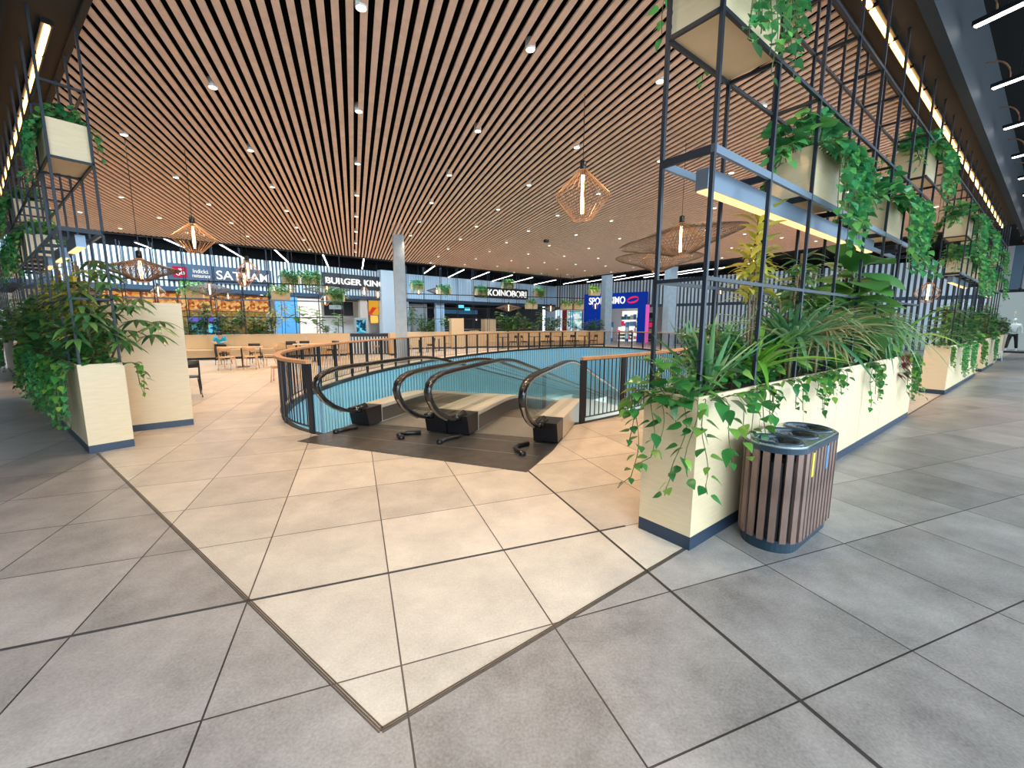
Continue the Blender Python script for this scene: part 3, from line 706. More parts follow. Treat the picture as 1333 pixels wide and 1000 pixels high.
Z0 = PH - 0.06                                      # soil level in the long planters
def P3(o, a, s, n, z=Z0): p = fr(o, a, s, n); return (p.x, p.y, z)
def strap_plant(seed, n, L, w, up, droop, prof=STRAP, z=0.0, spread=0.03):
    rng = random.Random(seed); lv = MB(); st = MB()
    for k in range(n):
        an = 2.399 * k + rng.uniform(-0.3, 0.3); u = rng.uniform(*up)
        d = Vector((cos(an), sin(an), u)); l = L * rng.uniform(0.65, 1.15)
        leaf(lv, (spread * cos(an), spread * sin(an), z + 0.02 + 0.1 * rng.random()), d, l, w * rng.uniform(0.8, 1.2), prof, droop * rng.uniform(0.6, 1.3), 0.35, rng.uniform(-0.3, 0.3))
    st.tube([(0, 0, -0.05), (0, 0, max(0.05, z + 0.12))], 0.018, 6)
    return lv, st
def cane_plant(seed, canes, prof, leaf_l, leaf_w, n, droop, up=(-0.1, 0.8), head=0.35, whorl=True):
    """canes with tufts of leaves: canes = [(x, y, lean_x, lean_y, height)]"""
    rng = random.Random(seed); lv = MB(); st = MB()
    for (x, y, lx, ly, h) in canes:
        top = Vector((x + lx, y + ly, h)); st.tube([(x, y, -0.05), (x + lx * 0.4, y + ly * 0.4, h * 0.5), tuple(top)], [0.016, 0.013, 0.008], 6)
        for k in range(n):
            t = 1 - head * (k / n) ** 0.9; p = Vector((x, y, 0)).lerp(top, t)
            an = 2.399 * k + rng.uniform(-0.3, 0.3); u = rng.uniform(*up) + 0.5 * (1 - k / n)
            leaf(lv, p, (cos(an), sin(an), u), leaf_l * rng.uniform(0.65, 1.15), leaf_w * rng.uniform(0.75, 1.2), prof, droop * rng.uniform(0.5, 1.4), 0.2, rng.uniform(-0.4, 0.4))
    return lv, st
# --- first right planter, near to far
G1 = 'plants in the first right planter'
rng = random.Random(5); lv = MB(); st = MB()
mound(lv, st, rng, (0.12, 0.2, 0.0), 0.28, 0.24, 0.30, 110, 0.115, HEART)
for (x, y, ox, oy, L) in ((0.02, 0.10, -1, 0.05, 0.92), (0.02, 0.24, -1, 0.15, 0.75), (0.02, 0.36, -1, 0.35, 0.98), (0.05, 0.40, -0.9, 0.6, 0.62), (0.02, 0.30, -1, 0, 0.55),
                          (0.02, 0.05, -1, -0.2, 0.7), (0.02, 0.20, -1, -0.1, 0.4), (0.30, 0.0, 0.3, -1, 0.5), (0.16, 0.0, 0.1, -1, 0.62), (0.40, 0.0, 0.2, -1, 0.78), (0.62, 0.0, 0.1, -1, 0.55), (0.08, 0.02, -0.4, -1, 0.85), (0.75, 0.0, 0.2, -1, 0.4)):
    vine(lv, st, rng, (x, y, 0.02), (ox, oy, 0), L, 0.112, HEART, 0.068, 0.13)
for k in range(4): vine(lv, st, rng, (0.05, 0.36, 0.02), (-0.7 + 0.3 * k, 1, 0), 0.35, 0.10, HEART, 0.08)
plant('pothos', 'pothos vine with heart leaves trailing down the near end of the planter beside the bin', 'plant', P3(RO, RA, 0, 0), RA, G1, lv, st, M['L_pothos'])
lv, st = strap_plant(11, 34, 0.66, 0.042, (0.9, 2.8), 0.14); plant('yucca', 'upright grey-green strap-leaved plant at the near corner post of the right trellis', 'plant', P3(RO, RA, 0.50, 0.20), RA, G1, lv, st, M['L_spike'], 'bark')
lv, st = strap_plant(12, 44, 0.86, 0.05, (0.25, 1.6), 0.45); plant('grass_palm', 'bright green arching grass-leaved plant above the waste bin', 'plant', P3(RO, RA, 1.15, 0.14, Z0 + 0.1), RA, G1, lv, st, M['L_lime'], 'bark')
lv, st = cane_plant(13, [(0, 0, 0.02, 0.03, 1.52), (0.1, 0.05, 0.12, 0.0, 1.30), (-0.05, 0.0, -0.10, 0, 1.2)], LANCE, 0.27, 0.062, 44, 0.4, (-0.2, 0.8), 0.36)
plant('dracaena', 'tall dracaena with yellow-green top below the tray lamp', 'plant', P3(RO, RA, 1.35, 0.26), RA, G1, lv, st, M['L_yellow'], 'bark')
lv, st = cane_plant(14, [(0, 0, 0.1, -0.02, 1.05), (0.12, 0, 0.25, 0.05, 1.2), (-0.1, 0, -0.15, 0, 0.8)], LANCE, 0.30, 0.045, 26, 0.4, (-0.2, 0.6), 0.7)
plant('lance_leaf_plant', 'slender dark lance-leaved plant between the yellow dracaena and the fig', 'plant', P3(RO, RA, 2.05, 0.22), RA, G1, lv, st, M['L_dark'], 'bark')
lv, st = strap_plant(15, 130, 0.86, 0.030, (0.25, 1.6), 0.66, z=0.34); plant('spider_dracaena', 'bushy plant with thin reddish arching leaves above the middle of the near right planter', 'plant', P3(RO, RA, 2.45, 0.07), RA, G1, lv, st, M['L_red'], 'bark')
lv, st = strap_plant(16, 80, 1.0, 0.042, (0.25, 1.4), 0.55, z=0.30); plant('arching_strap_plant', 'olive green arching strap-leaved plant just past the waste bin', 'plant', P3(RO, RA, 1.75, 0.07), RA, G1, lv, st, M['L_spike'], 'bark')
rng = random.Random(17); lv = MB(); st = MB(); st.tube([(0, 0, -0.05), (0.03, 0, 0.6), (0.1, 0.0, 1.35)], [0.02, 0.016, 0.01], 6)
for k in range(44):
    t = 0.25 + 0.75 * k / 44; an = 2.399 * k; p = (0.1 * t, 0, 1.30 * t); u = rng.uniform(-0.15, 0.5) + 0.45 * (t > 0.88)
    leaf(lv, p, (cos(an), sin(an), u), rng.uniform(0.42, 0.64), rng.uniform(0.27, 0.38), FIDDLE, rng.uniform(0.15, 0.5), 0.18, rng.uniform(-0.3, 0.3))
plant('fiddle_leaf_fig', 'fiddle-leaf fig with large broad leaves in the near right planter', 'plant', P3(RO, RA, 3.55, 0.13), RA, G1, lv, st, M['L_fig'], 'bark')
lv, st = strap_plant(18, 200, 0.78, 0.026, (0.1, 1.5), 0.95, z=0.42); plant('spider_plant', 'dense grassy tuft drooping over the far half of the near right planter', 'plant', P3(RO, RA, 4.55, 0.06), RA, G1, lv, st, M['L_spike'], 'bark')
lv, st = strap_plant(19, 16, 1.15, 0.07, (0.5, 1.2), 0.55, z=0.2); plant('long_leaf_plant', 'plant with long bright leaves reaching past the far end of the near right planter', 'plant', P3(RO, RA, 6.3, 0.16), RA, G1, lv, st, M['L_lime'], 'bark')
rng = random.Random(20); lv = MB(); st = MB()
for k in range(26):
    p = (rng.uniform(-0.15, 0.15), -0.24 + rng.uniform(-0.05, 0.05), rng.uniform(-0.25, 0.12)); leaf(lv, p, (rng.gauss(0, 0.5), -0.7, rng.uniform(-0.6, 0.3)), 0.12, 0.06, LANCE, 0.4, 0.2)
st.tube([(0, -0.05, -0.04), (0, -0.2, 0.08), (0, -0.25, -0.1)], 0.005, 4)
plant('wine_red_plant', 'small wine-red trailing plant near the far end of the near right planter', 'plant', P3(RO, RA, 6.0, 0.22), RA, G1, lv, st, M['L_wine'])
def trailer(seed, nv, L, size, width, mn=20, prof=HEART):
    rng = random.Random(seed); lv = MB(); st = MB(); mound(lv, st, rng, (0, 0, 0), width, 0.14, 0.16, mn, size, prof)
    for k in range(nv): vine(lv, st, rng, (rng.uniform(-width, width), -0.14, 0.03), (rng.uniform(-0.3, 0.3), -1, 0), rng.uniform(*L), size * 0.85, prof, 0.055, 0.12)
    return lv, st
for sd, s, nv, L, wd, lab in ((34, 1.25, 9, (0.2, 0.5), 0.45, 'pothos spilling over the planter rim right behind the lid of the bin'), (31, 2.35, 14, (0.25, 0.65), 0.6, 'short pothos trailing over the front panel past the waste bin'),
                              (32, 4.15, 8, (0.4, 0.8), 0.16, 'narrow hanging pothos strand in the middle of the near right planter front'),
                              (33, 6.45, 20, (0.5, 0.95), 0.35, 'full pothos cascade at the far end of the near right planter')):
    lv, st = trailer(sd, nv, L, 0.095, wd); plant('pothos', lab, 'plant', P3(RO, RA, s, 0.20), RA, G1, lv, st, M['L_pothos'])
# filler plants shared between planters (front is -y)
def filler(seed, kind):
    rng = random.Random(seed); lv = MB(); st = MB()
    if kind == 'broad':
        for c in range(7):
            x = rng.uniform(-0.4, 0.4); y = rng.uniform(-0.1, 0.1); h = rng.uniform(0.35, 0.8); st.tube([(x, y, -0.05), (x * 1.1, y, h)], 0.008, 5)
            for k in range(11):
                t = 0.3 + 0.7 * k / 11; an = 2.4 * k + c; leaf(lv, (x, y, h * t), (cos(an), sin(an), rng.uniform(0, 0.8)), rng.uniform(0.18, 0.30), rng.uniform(0.09, 0.14), LANCE, 0.4, 0.2, rng.uniform(-0.4, 0.4))
    elif kind == 'bush':
        mound(lv, st, rng, (0, -0.03, 0.02), 0.50, 0.26, 0.85, 260, 0.17, LANCE)
    elif kind == 'tall':
        for c in range(5):
            x = rng.uniform(-0.35, 0.35); h = rng.uniform(0.9, 1.45); st.tube([(x, 0, -0.05), (x + 0.05, 0, h)], 0.012, 5)
            for k in range(26):
                t = 0.35 + 0.65 * k / 26; an = 2.4 * k + c; leaf(lv, (x + 0.05 * t, 0, h * t), (cos(an), sin(an), rng.uniform(-0.2, 0.6)), rng.uniform(0.2, 0.34), 0.06, LANCE, 0.5, 0.2, rng.uniform(-0.4, 0.4))
    elif kind == 'fig':
        st.tube([(0, 0, -0.05), (0.05, 0, 0.95)], 0.014, 5)
        for k in range(18):
            t = 0.35 + 0.65 * k / 18; an = 2.4 * k; leaf(lv, (0.05 * t, 0, 0.95 * t), (cos(an), sin(an), rng.uniform(0, 0.8)), rng.uniform(0.28, 0.42), 0.18, FIDDLE, 0.35, 0.2, rng.uniform(-0.3, 0.3))
    return lv, st
FB = {'broad': proto(*filler(41, 'broad'), M['L_fig'], 'broad_leaf_plant', 'plant', 'bark'), 'bush': proto(*filler(42, 'bush'), M['L_dark'], 'leafy_shrub', 'plant', 'bark'),
      'bush2': proto(*filler(43, 'bush'), M['L_pothos'], 'leafy_shrub', 'plant', 'bark'), 'tall': proto(*filler(44, 'tall'), M['L_dark'], 'tall_leafy_plant', 'plant', 'bark'),
      'tall2': proto(*filler(45, 'tall'), M['L_yellow'], 'variegated_tall_plant', 'plant', 'bark'), 'fig': proto(*filler(46, 'fig'), M['L_fig'], 'fig_plant', 'plant', 'bark'),
      'trail': proto(*trailer(47, 20, (0.4, 0.95), 0.095, 0.40, 60), M['L_pothos'], 'pothos', 'plant'), 'trail2': proto(*trailer(48, 28, (0.4, 1.05), 0.085, 0.46, 80), M['L_ivy'], 'trailing_ivy', 'plant'),
      'strap': proto(*strap_plant(49, 60, 0.7, 0.03, (0.2, 1.4), 0.6, z=0.15), M['L_spike'], 'strap_leaf_plant', 'plant', 'bark')}
KN = {'broad': 'broad-leaved plant', 'bush': 'dark leafy shrub', 'bush2': 'mid-green leafy shrub', 'tall': 'tall dark-leaved plant', 'tall2': 'tall yellow-green plant', 'fig': 'large-leaved fig', 'trail': 'trailing pothos', 'trail2': 'hanging ivy', 'strap': 'strap-leaved plant'}
def fill(o, a, sg, items, where, group, n=0.2, rz=None, z=Z0):
    cnt = {}
    for (s, k, sc) in items:
        cnt[k] = cnt.get(k, 0) + 1
        tot = sum(1 for i in items if i[1] == k)
        pre = '' if tot == 1 else ORD[cnt[k] - 1] + ' '
        r = rz if rz is not None else (a if sg > 0 else a + pi)
        use(FB[k], '%s%s %s' % (pre, KN[k], where) if tot == 1 else '%s %s, %sone from the near end' % (KN[k], where, pre), P3(o, a, s, n * sg, z), r, group, sc)
fill(RO, RA, 1, [(0.95, 'broad', 0.8), (2.9, 'bush', 0.6), (4.1, 'broad', 1.0), (5.3, 'bush2', 0.85), (3.4, 'bush2', 0.6), (2.2, 'broad', 0.85), (5.9, 'fig', 0.8), (0.75, 'bush', 0.6), (2.5, 'tall', 1.0), (3.9, 'fig', 1.25), (2.75, 'fig', 1.2), (4.9, 'tall', 0.9), (5.7, 'tall', 0.8), (5.0, 'fig', 0.9), (6.75, 'strap', 0.8), (1.6, 'bush2', 0.5)], 'in the near right planter', G1, 0.27)
fill(RO, RA, 1, [(11.3, 'fig', 1.0), (11.6, 'strap', 1.0), (12.3, 'trail2', 1.0), (12.6, 'tall', 0.9), (13.3, 'bush', 1.0), (14.0, 'trail2', 1.0), (14.3, 'broad', 1.0), (15.0, 'bush2', 1.0), (15.6, 'tall', 0.9), (16.2, 'trail', 1.1), (11.2, 'trail', 0.7)], 'in the second right planter', 'plants in the second right planter')
fill(RO, RA, 1, [(18.8, 'bush', 1.0), (19.4, 'tall', 1.0), (19.9, 'bush2', 1.0), (20.5, 'trail2', 1.0), (21.1, 'broad', 1.0), (22.0, 'tall', 1.0)], 'in the third right planter', 'plants in the third right planter')
fill(RO, RA, 1, [(26.1, 'bush', 0.9)], 'in the farthest right planter', 'plants in the farthest right planter')
fill(LO, LA, -1, [(0.9, 'tall2', 0.95), (1.3, 'bush', 0.9), (1.6, 'trail', 1.1), (2.1, 'tall', 1.0), (2.6, 'tall2', 1.0), (2.9, 'trail2', 1.1), (3.2, 'bush', 1.1), (3.7, 'tall', 1.0), (4.2, 'trail2', 1.15), (4.6, 'bush2', 1.1), (5.1, 'tall2', 1.0), (5.5, 'trail', 1.2), (5.9, 'bush', 1.1), (6.4, 'tall', 1.0), (6.8, 'trail2', 1.1), (0.25, 'bush2', 0.45), (0.6, 'trail2', 1.0), (2.2, 'trail', 0.9)], 'in the near left planter', 'plants in the near left planter')
fill(LO, LA, -1, [(11.4, 'bush', 1.1), (12.3, 'tall', 1.1), (13.2, 'trail2', 1.2), (14.0, 'bush2', 1.1), (15.0, 'tall', 1.1)], 'in the farther left planter', 'plants in the farther left planter')
# the big umbrella plant at the left planter's end, and the pothos down its corner
rng = random.Random(61); lv = MB(); st = MB()
for (x, y, lx, ly, h) in ((0.30, -0.2, -0.30, -0.1, 1.15), (0.25, -0.25, -0.1, -0.35, 0.85), (0.35, -0.2, 0.1, -0.1, 1.35), (0.2, -0.2, -0.25, 0.1, 0.6), (0.3, -0.3, -0.2, -0.5, 0.55)):
    top = Vector((x + lx, y + ly, h)); st.tube([(x, y, -0.05), (x + lx * 0.3, y + ly * 0.3, h * 0.6), tuple(top)], [0.014, 0.011, 0.007], 6)
    for q in range(6):
        t = 0.45 + 0.55 * q / 5; c = Vector((x, y, 0)).lerp(top, t); a0 = 2.4 * q
        e = c + Vector((cos(a0), sin(a0), 0.25)) * 0.17; st.tube([tuple(c), tuple(e)], 0.004, 4)
        for k in range(8):
            an = 2 * pi * k / 8 + q; leaf(lv, e, (cos(an) + 0.5 * cos(a0), sin(an) + 0.5 * sin(a0), -0.05), rng.uniform(0.20, 0.32), 0.065, LANCE, 0.5, 0.15)
plant('umbrella_tree', 'large dark finger-leaved plant at the near end of the left planter beside the cabinet', 'plant', P3(LO, LA, 0, 0), LA, 'plants in the near left planter', lv, st, M['L_dark'], 'bark')
rng = random.Random(62); lv = MB(); st = MB(); mound(lv, st, rng, (0.15, -0.2, 0), 0.2, 0.18, 0.15, 30, 0.10)
for (x, y, ox, oy, L) in ((0.1, 0.0, -0.15, 1, 0.98), (0.2, 0.0, 0.1, 1, 0.9), (0.35, 0.0, 0.1, 1, 1.0), (0.06, -0.02, -0.4, 1, 0.8), (0.03, -0.40, -0.9, -0.7, 0.6), (0.05, -0.42, -0.5, -1, 0.62), (0.15, -0.42, -0.2, -1, 0.5), (0.5, 0.0, 0.1, 1, 0.75)):
    vine(lv, st, rng, (x, y, 0.02), (ox, oy, 0), L, 0.095, HEART, 0.065, 0.12)
plant('pothos', 'pothos vine hanging down the front corner of the left planter', 'plant', P3(LO, LA, 0, 0), LA, 'plants in the near left planter', lv, st, M['L_pothos'])

# ------------------------------------------------------------------ railing round the opening
rt = thing('oval_railing', 'dark steel railing with wooden handrail round the oval floor opening', 'railing', (EC.x, EC.y, 0))
TA, TB = radians(175.5), radians(-147.0)              # the gap faces the moving walkways; going down from TA to TB
def rp(t, off=0.06): p = ell(t, off); return Vector((p.x - EC.x, p.y - EC.y))
def railpts(n): return [TA + (TB - TA) * k / n for k in range(n + 1)]
def ribbon(ts, off, w, h, z):
    b = MB(); vs = []; fs = []
    for t in ts:
        a = rp(t, off - w / 2); c = rp(t, off + w / 2)
        vs += [(a.x, a.y, z - h / 2), (c.x, c.y, z - h / 2), (c.x, c.y, z + h / 2), (a.x, a.y, z + h / 2)]
    for i in range(len(ts) - 1):
        for k in range(4): fs.append((4 * i + k, 4 * i + (k + 1) % 4, 4 * i + 4 + (k + 1) % 4, 4 * i + 4 + k))
    fs += [(3, 2, 1, 0), tuple(4 * (len(ts) - 1) + k for k in range(4))]
    return b.add(vs, fs)
ts = railpts(220)
ribbon(ts, 0.06, 0.11, 0.045, 1.065).build('handrail', M['handwood'], rt)
ribbon(ts, 0.06, 0.05, 0.012, 1.035).build('top_bar', M['steel'], rt)
ribbon(ts, 0.06, 0.04, 0.012, 0.10).build('bottom_bar', M['steel'], rt)
# even spacing along the curve
fine = railpts(4000); acc = [0.0]
for i in range(4000): acc.append(acc[-1] + (rp(fine[i + 1]) - rp(fine[i])).length)
RL = acc[-1]
def tat(s):
    lo, hi = 0, 4000
    while hi - lo > 1:
        m = (lo + hi) // 2
        if acc[m] <= s: lo = m
        else: hi = m
    return fine[lo] + (fine[hi] - fine[lo]) * (s - acc[lo]) / max(1e-9, acc[hi] - acc[lo])
npost = round(RL / 1.06); bal = []
pm = MB().box(-0.055, -0.015, 0.0, 0.055, 0.015, 1.04)
for z in (0.08, 0.16, 0.92, 0.99):
    pm.add([(0.02 + 0.007 * cos(a * pi / 3), -0.018, z + 0.007 * sin(a * pi / 3)) for a in range(6)], [(0, 1, 2, 3, 4, 5)])
pm = pm.mesh('post'); pm.materials.append(M['steel'])
bm_ = MB().box(-0.006, -0.006, 0.10, 0.006, 0.006, 1.03).mesh('baluster'); bm_.materials.append(M['steel'])
for k in range(npost + 1):
    s = min(RL - 0.03, max(0.03, RL * k / npost)); t = tat(s); p = rp(t); q = rp(t - 0.002)
    an = atan2(q.y - p.y, q.x - p.x); link('post', pm, rt, (p.x, p.y, 0), an)
    if k < npost:
        for j in range(1, 10):
            t = tat(s + (RL / npost) * j / 10); p = rp(t); q = rp(t - 0.002); bal.append((p, atan2(q.y - p.y, q.x - p.x), hypot(p.x + EC.x, p.y + EC.y)))
bal.sort(key=lambda b: b[2]); far = MB()
for p, an, d in bal[:96]: link('baluster', bm_, rt, (p.x, p.y, 0), an)
for p, an, d in bal[96:]: far.box(p.x - 0.006, p.y - 0.006, 0.10, p.x + 0.006, p.y + 0.006, 1.03)
fo = far.build('far_balusters', M['steel'], rt); fo['kind'] = 'stuff'

# ------------------------------------------------------------------ moving walkways (local x = travel, y to the left)
MO, MA = (-2.578, 6.608), radians(71.2); SLOPE = math.tan(radians(11.6))
def zdeck(u):                                          # fall of the walkway: level, then a rounded start of the slope
    if u < 1.3: return 0.0
    if u < 2.7: return -SLOPE * (u - 1.3) ** 2 / 2.8
    return -SLOPE * (u - 2.0)
UEND = 27.0
US = [-0.02, 0.3, 0.8, 1.3] + [1.3 + 0.2 * k for k in range(1, 8)] + [4, 7, 11, 16, 21, UEND]
lp_ = MB().prism([(-1.05, 0.06), (-1.19, -3.30), (-0.3, -3.39), (1.35, -3.39), (1.35, 0.02), (-0.5, 0.02)], -0.02, 0.006)
tl = thing('landing_plate', 'dark steel landing plate on the floor in front of the moving walkways', 'landing plate', (MO[0], MO[1], 0), MA)
lp_.build('plate', M['plate'], tl)
for u in (-0.62, -0.10): MB().box(u, -3.28, 0.0055, u + 0.012, 0.0, 0.0075).build('seam', M['metal'], tl)
for vv in ((-0.36, -1.37), (-2.08, -3.01)):
    MB().box(0.15, vv[1], 0.006, 1.30, vv[0], 0.012).build('comb_plate', M['metal'], tl)
def sweep(pts, w, h):                                  # flat belt following points in the xz plane
    vs = []; fs = []; n = len(pts)
    for i, (x, z) in enumerate(pts):
        a = pts[max(0, i - 1)]; b = pts[min(n - 1, i + 1)]; d = Vector((b[0] - a[0], b[1] - a[1])).normalized(); nx, nz = -d.y, d.x
        for sy, sn in ((-w / 2, -h / 2), (w / 2, -h / 2), (w / 2, h / 2), (-w / 2, h / 2)): vs.append((x + nx * sn, sy, z + nz * sn))
    for i in range(n - 1):
        for k in range(4): fs.append((4 * i + k, 4 * i + 4 + k, 4 * i + 4 + (k + 1) % 4, 4 * i + (k + 1) % 4))
    fs += [(0, 1, 2, 3), tuple(4 * (n - 1) + 3 - k for k in range(4))]
    return MB().add(vs, fs)
# handrail line: out of the inlet box, round the newel, level, then down the slope
NW = [(0.05, 0.26), (-0.12, 0.265), (-0.30, 0.30), (-0.48, 0.36), (-0.66, 0.45), (-0.81, 0.56), (-0.91, 0.68), (-0.95, 0.79), (-0.90, 0.88), (-0.78, 0.94), (-0.58, 0.975), (-0.3, 0.985)]
HR = NW + [(u, 0.985 + zdeck(u)) for u in (0.2, 0.8, 1.3)] + [(1.3 + 0.2 * k, 0.985 + zdeck(1.3 + 0.2 * k)) for k in range(1, 8)] + [(u, 0.985 + zdeck(u)) for u in (5, 9, 14, 20, UEND)]
def walkway(label, v0, v1, group):                     # v0..v1: outer edges, measured to the right
    t = thing('moving_walkway', label, 'moving walkway', (MO[0], MO[1], 0), MA, group)
    for i, (a, b, inner) in enumerate(((v0, v0 + 0.35, 1), (v1 - 0.35, v1, 0))):
        yc = -((b - 0.13) if inner else (a + 0.13)); ya, yb = -b, -a
        if True:
            # newel inlet box
            bx = MB(); f = 0.0
            P = [(-0.02, 0.02), (0.30, 0.02), (0.32, 0.30), (-0.10, 0.30), (-0.06, 0.20)]
            vs = [(x, ya + 0.005, z) for x, z in P] + [(x, yb - 0.005, z) for x, z in P]; n = len(P)
            bx.add(vs, [tuple(range(n)), tuple(range(2 * n - 1, n - 1, -1))] + [(k, k + n, (k + 1) % n + n, (k + 1) % n) for k in range(n)])
            o = bx.build('inlet_box', M['black'], t)
            MB().tube([(0.05, yc, 0.31), (-0.10, yc, 0.30), (-0.2, yc, 0.29)], [0.06, 0.055, 0.05], 8).build('handrail_inlet', M['rubber'], o, True)
        top = [(u, 0.30 + zdeck(u)) for u in US if u > 0.1]; b_ = MB(); vs = []; fs = []
        for u, z in top: vs += [(u, ya, z - 0.30 if u < 1.4 else z - 0.55), (u, yb, z - 0.30 if u < 1.4 else z - 0.55), (u, yb, z), (u, ya, z)]
        for k in range(len(top) - 1):
            for q in range(4): fs.append((4 * k + q, 4 * k + (q + 1) % 4, 4 * k + 4 + (q + 1) % 4, 4 * k + 4 + q))
        fs += [(3, 2, 1, 0), tuple(4 * (len(top) - 1) + q for q in range(4))]
        dk = b_.add(vs, fs).build('deck', M['deck'], t)
        ys = yb if not inner else ya; s_ = -1 if inner else 1
        b_ = MB(); vs = []; fs = []
        for u, z in top: vs += [(u, ys + 0.012 * s_, z - 0.27), (u, ys + 0.012 * s_, z - 0.05)]
        for k in range(len(top) - 1): fs.append((2 * k, 2 * k + 2, 2 * k + 3, 2 * k + 1))
        b_.add(vs, fs).build('skirt', M['skirt'], dk)
        g = MB(); gp = [(x, z - 0.012) for x, z in HR[2:]]; low = [(0.25, 0.295)] + [(u, 0.295 + zdeck(u)) for u in US if u > 0.3][::1]
        for yy in (yc - 0.006, yc + 0.006): pass
        poly = gp + low[::-1]; T = Matrix(((1, 0, 0, 0), (0, 0, 1, yc), (0, 1, 0, 0), (0, 0, 0, 1)))
        g.prism(poly, -0.006, 0.006, (), T); g.build('glass_panel', M['glass'], t)
        sweep(HR, 0.085, 0.045).xf(Matrix.Translation((0, yc, 0))).build('handrail', M['rubber'], t, True)
        MB().bar((0, 0, 0), (0.001, 0, 0), 0.001)
        r_ = sweep([(x, z - 0.03) for x, z in HR[3:]], 0.03, 0.02).xf(Matrix.Translation((0, yc, 0))).build('handrail_track', M['metal'], t)
    vs = []; fs = []; uu = [1.0 + 0.4 * k for k in range(66)]
    for u in uu: z = 0.010 + zdeck(u); vs += [(u, -(v0 + 0.35), z), (u, -(v1 - 0.35), z)]
    for k in range(len(uu) - 1): fs.append((2 * k, 2 * k + 1, 2 * k + 3, 2 * k + 2))
    MB().add(vs, fs).build('pallet_band', M['pallet'], t)
    return t
walkway('left moving walkway with glass balustrades, descending away from the landing plate', 0.0, 1.72, 'moving walkways')
walkway('right moving walkway with glass balustrades, nearest the waste bin', 1.73, 3.39, 'moving walkways')
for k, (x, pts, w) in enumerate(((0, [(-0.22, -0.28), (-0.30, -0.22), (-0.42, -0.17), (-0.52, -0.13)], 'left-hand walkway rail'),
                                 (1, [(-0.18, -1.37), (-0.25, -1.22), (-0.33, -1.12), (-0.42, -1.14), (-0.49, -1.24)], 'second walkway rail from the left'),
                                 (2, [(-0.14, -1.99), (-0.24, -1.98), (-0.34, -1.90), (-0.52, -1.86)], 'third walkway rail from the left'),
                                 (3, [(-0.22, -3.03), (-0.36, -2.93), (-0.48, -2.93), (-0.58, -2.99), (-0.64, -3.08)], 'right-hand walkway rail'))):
    tg = thing('bent_floor_bar', 'short bent black floor bar below the %s' % w, 'floor guard', (MO[0], MO[1], 0.006), MA, 'black floor bars on the landing plate')  # bent black tube lying on the plate, one below each rail
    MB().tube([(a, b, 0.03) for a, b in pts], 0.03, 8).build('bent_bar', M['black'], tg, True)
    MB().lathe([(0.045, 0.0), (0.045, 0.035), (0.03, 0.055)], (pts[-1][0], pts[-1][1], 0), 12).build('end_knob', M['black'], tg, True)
# glass closing panel between railing end and the first newel
gp = thing('closing_panel', 'clear glass panel between the railing end post and the left walkway', 'glass panel', (-2.86, 6.15, 0), radians(20))
MB().box(0, -0.005, 0.02, 0.33, 0.005, 0.98).build('pane', M['glass'], gp); MB().box(-0.01, -0.012, 0, 0.015, 0.012, 1.0).build('edge_post', M['steelgrey'], gp)

# ------------------------------------------------------------------ waste bin
def stadium(x0, x1, y0, y1, r, n=9):
    P = []
    for cx, cy, a0 in ((x1 - r, y1 - r, 0), (x0 + r, y1 - r, pi / 2), (x0 + r, y0 + r, pi), (x1 - r, y0 + r, 1.5 * pi)):
        for k in range(n): a = a0 + pi / 2 * k / (n - 1); P.append((cx + r * cos(a), cy + r * sin(a)))
    return P
bp_ = fr(RO, RA, 0.40, -0.50)
bt = thing('waste_bin', 'three-opening waste bin clad in walnut slats beside the near right planter', 'waste bin', (bp_.x, bp_.y, 0), RA)
BL_, BW_, BH_ = 0.97, 0.42, 0.80
MB().prism(stadium(0.03, BL_ - 0.03, 0.03, BW_ - 0.03, 0.17), 0.0, 0.09).build('base', M['bindark'], bt)
MB().prism(stadium(0.045, BL_ - 0.045, 0.045, BW_ - 0.045, 0.16), 0.09, 0.66).build('inner_shell', M['black'], bt)
out = stadium(0.012, BL_ - 0.012, 0.012, BW_ - 0.012, 0.19, 30); per = [0.0]
for i in range(len(out)): a = out[i]; b = out[(i + 1) % len(out)]; per.append(per[-1] + hypot(b[0] - a[0], b[1] - a[1]))
NS = 34; sm_ = MB().box(-0.021, -0.011, 0.085, 0.021, 0.011, 0.735).mesh('slat'); sm_.materials.append(M['walnut'])
for k in range(NS):
    s = per[-1] * k / NS; i = max(j for j in range(len(out)) if per[j] <= s); a = out[i]; b = out[(i + 1) % len(out)]
    f = (s - per[i]) / max(1e-9, per[i + 1] - per[i]); x, y = a[0] + (b[0] - a[0]) * f, a[1] + (b[1] - a[1]) * f
    o = link('slat', sm_, bt, (x, y, 0), atan2(b[1] - a[1], b[0] - a[0]))
    if y < 0.05 and 0.45 < x < 0.49 or k in (): pass
holes = [[(BL_ * (0.19 + 0.31 * j) + 0.13 * cos(2 * pi * k / 28), BW_ / 2 + 0.155 * sin(2 * pi * k / 28)) for k in range(28)] for j in range(3)]
MB().prism(stadium(0, BL_, 0, BW_, 0.20, 14), 0.735, 0.775, holes).build('lid_rim', M['bindark'], bt)
lid = MB().prism(stadium(0.012, BL_ - 0.012, 0.012, BW_ - 0.012, 0.19, 14), 0.775, 0.785, holes).build('lid', M['binlid'], bt)
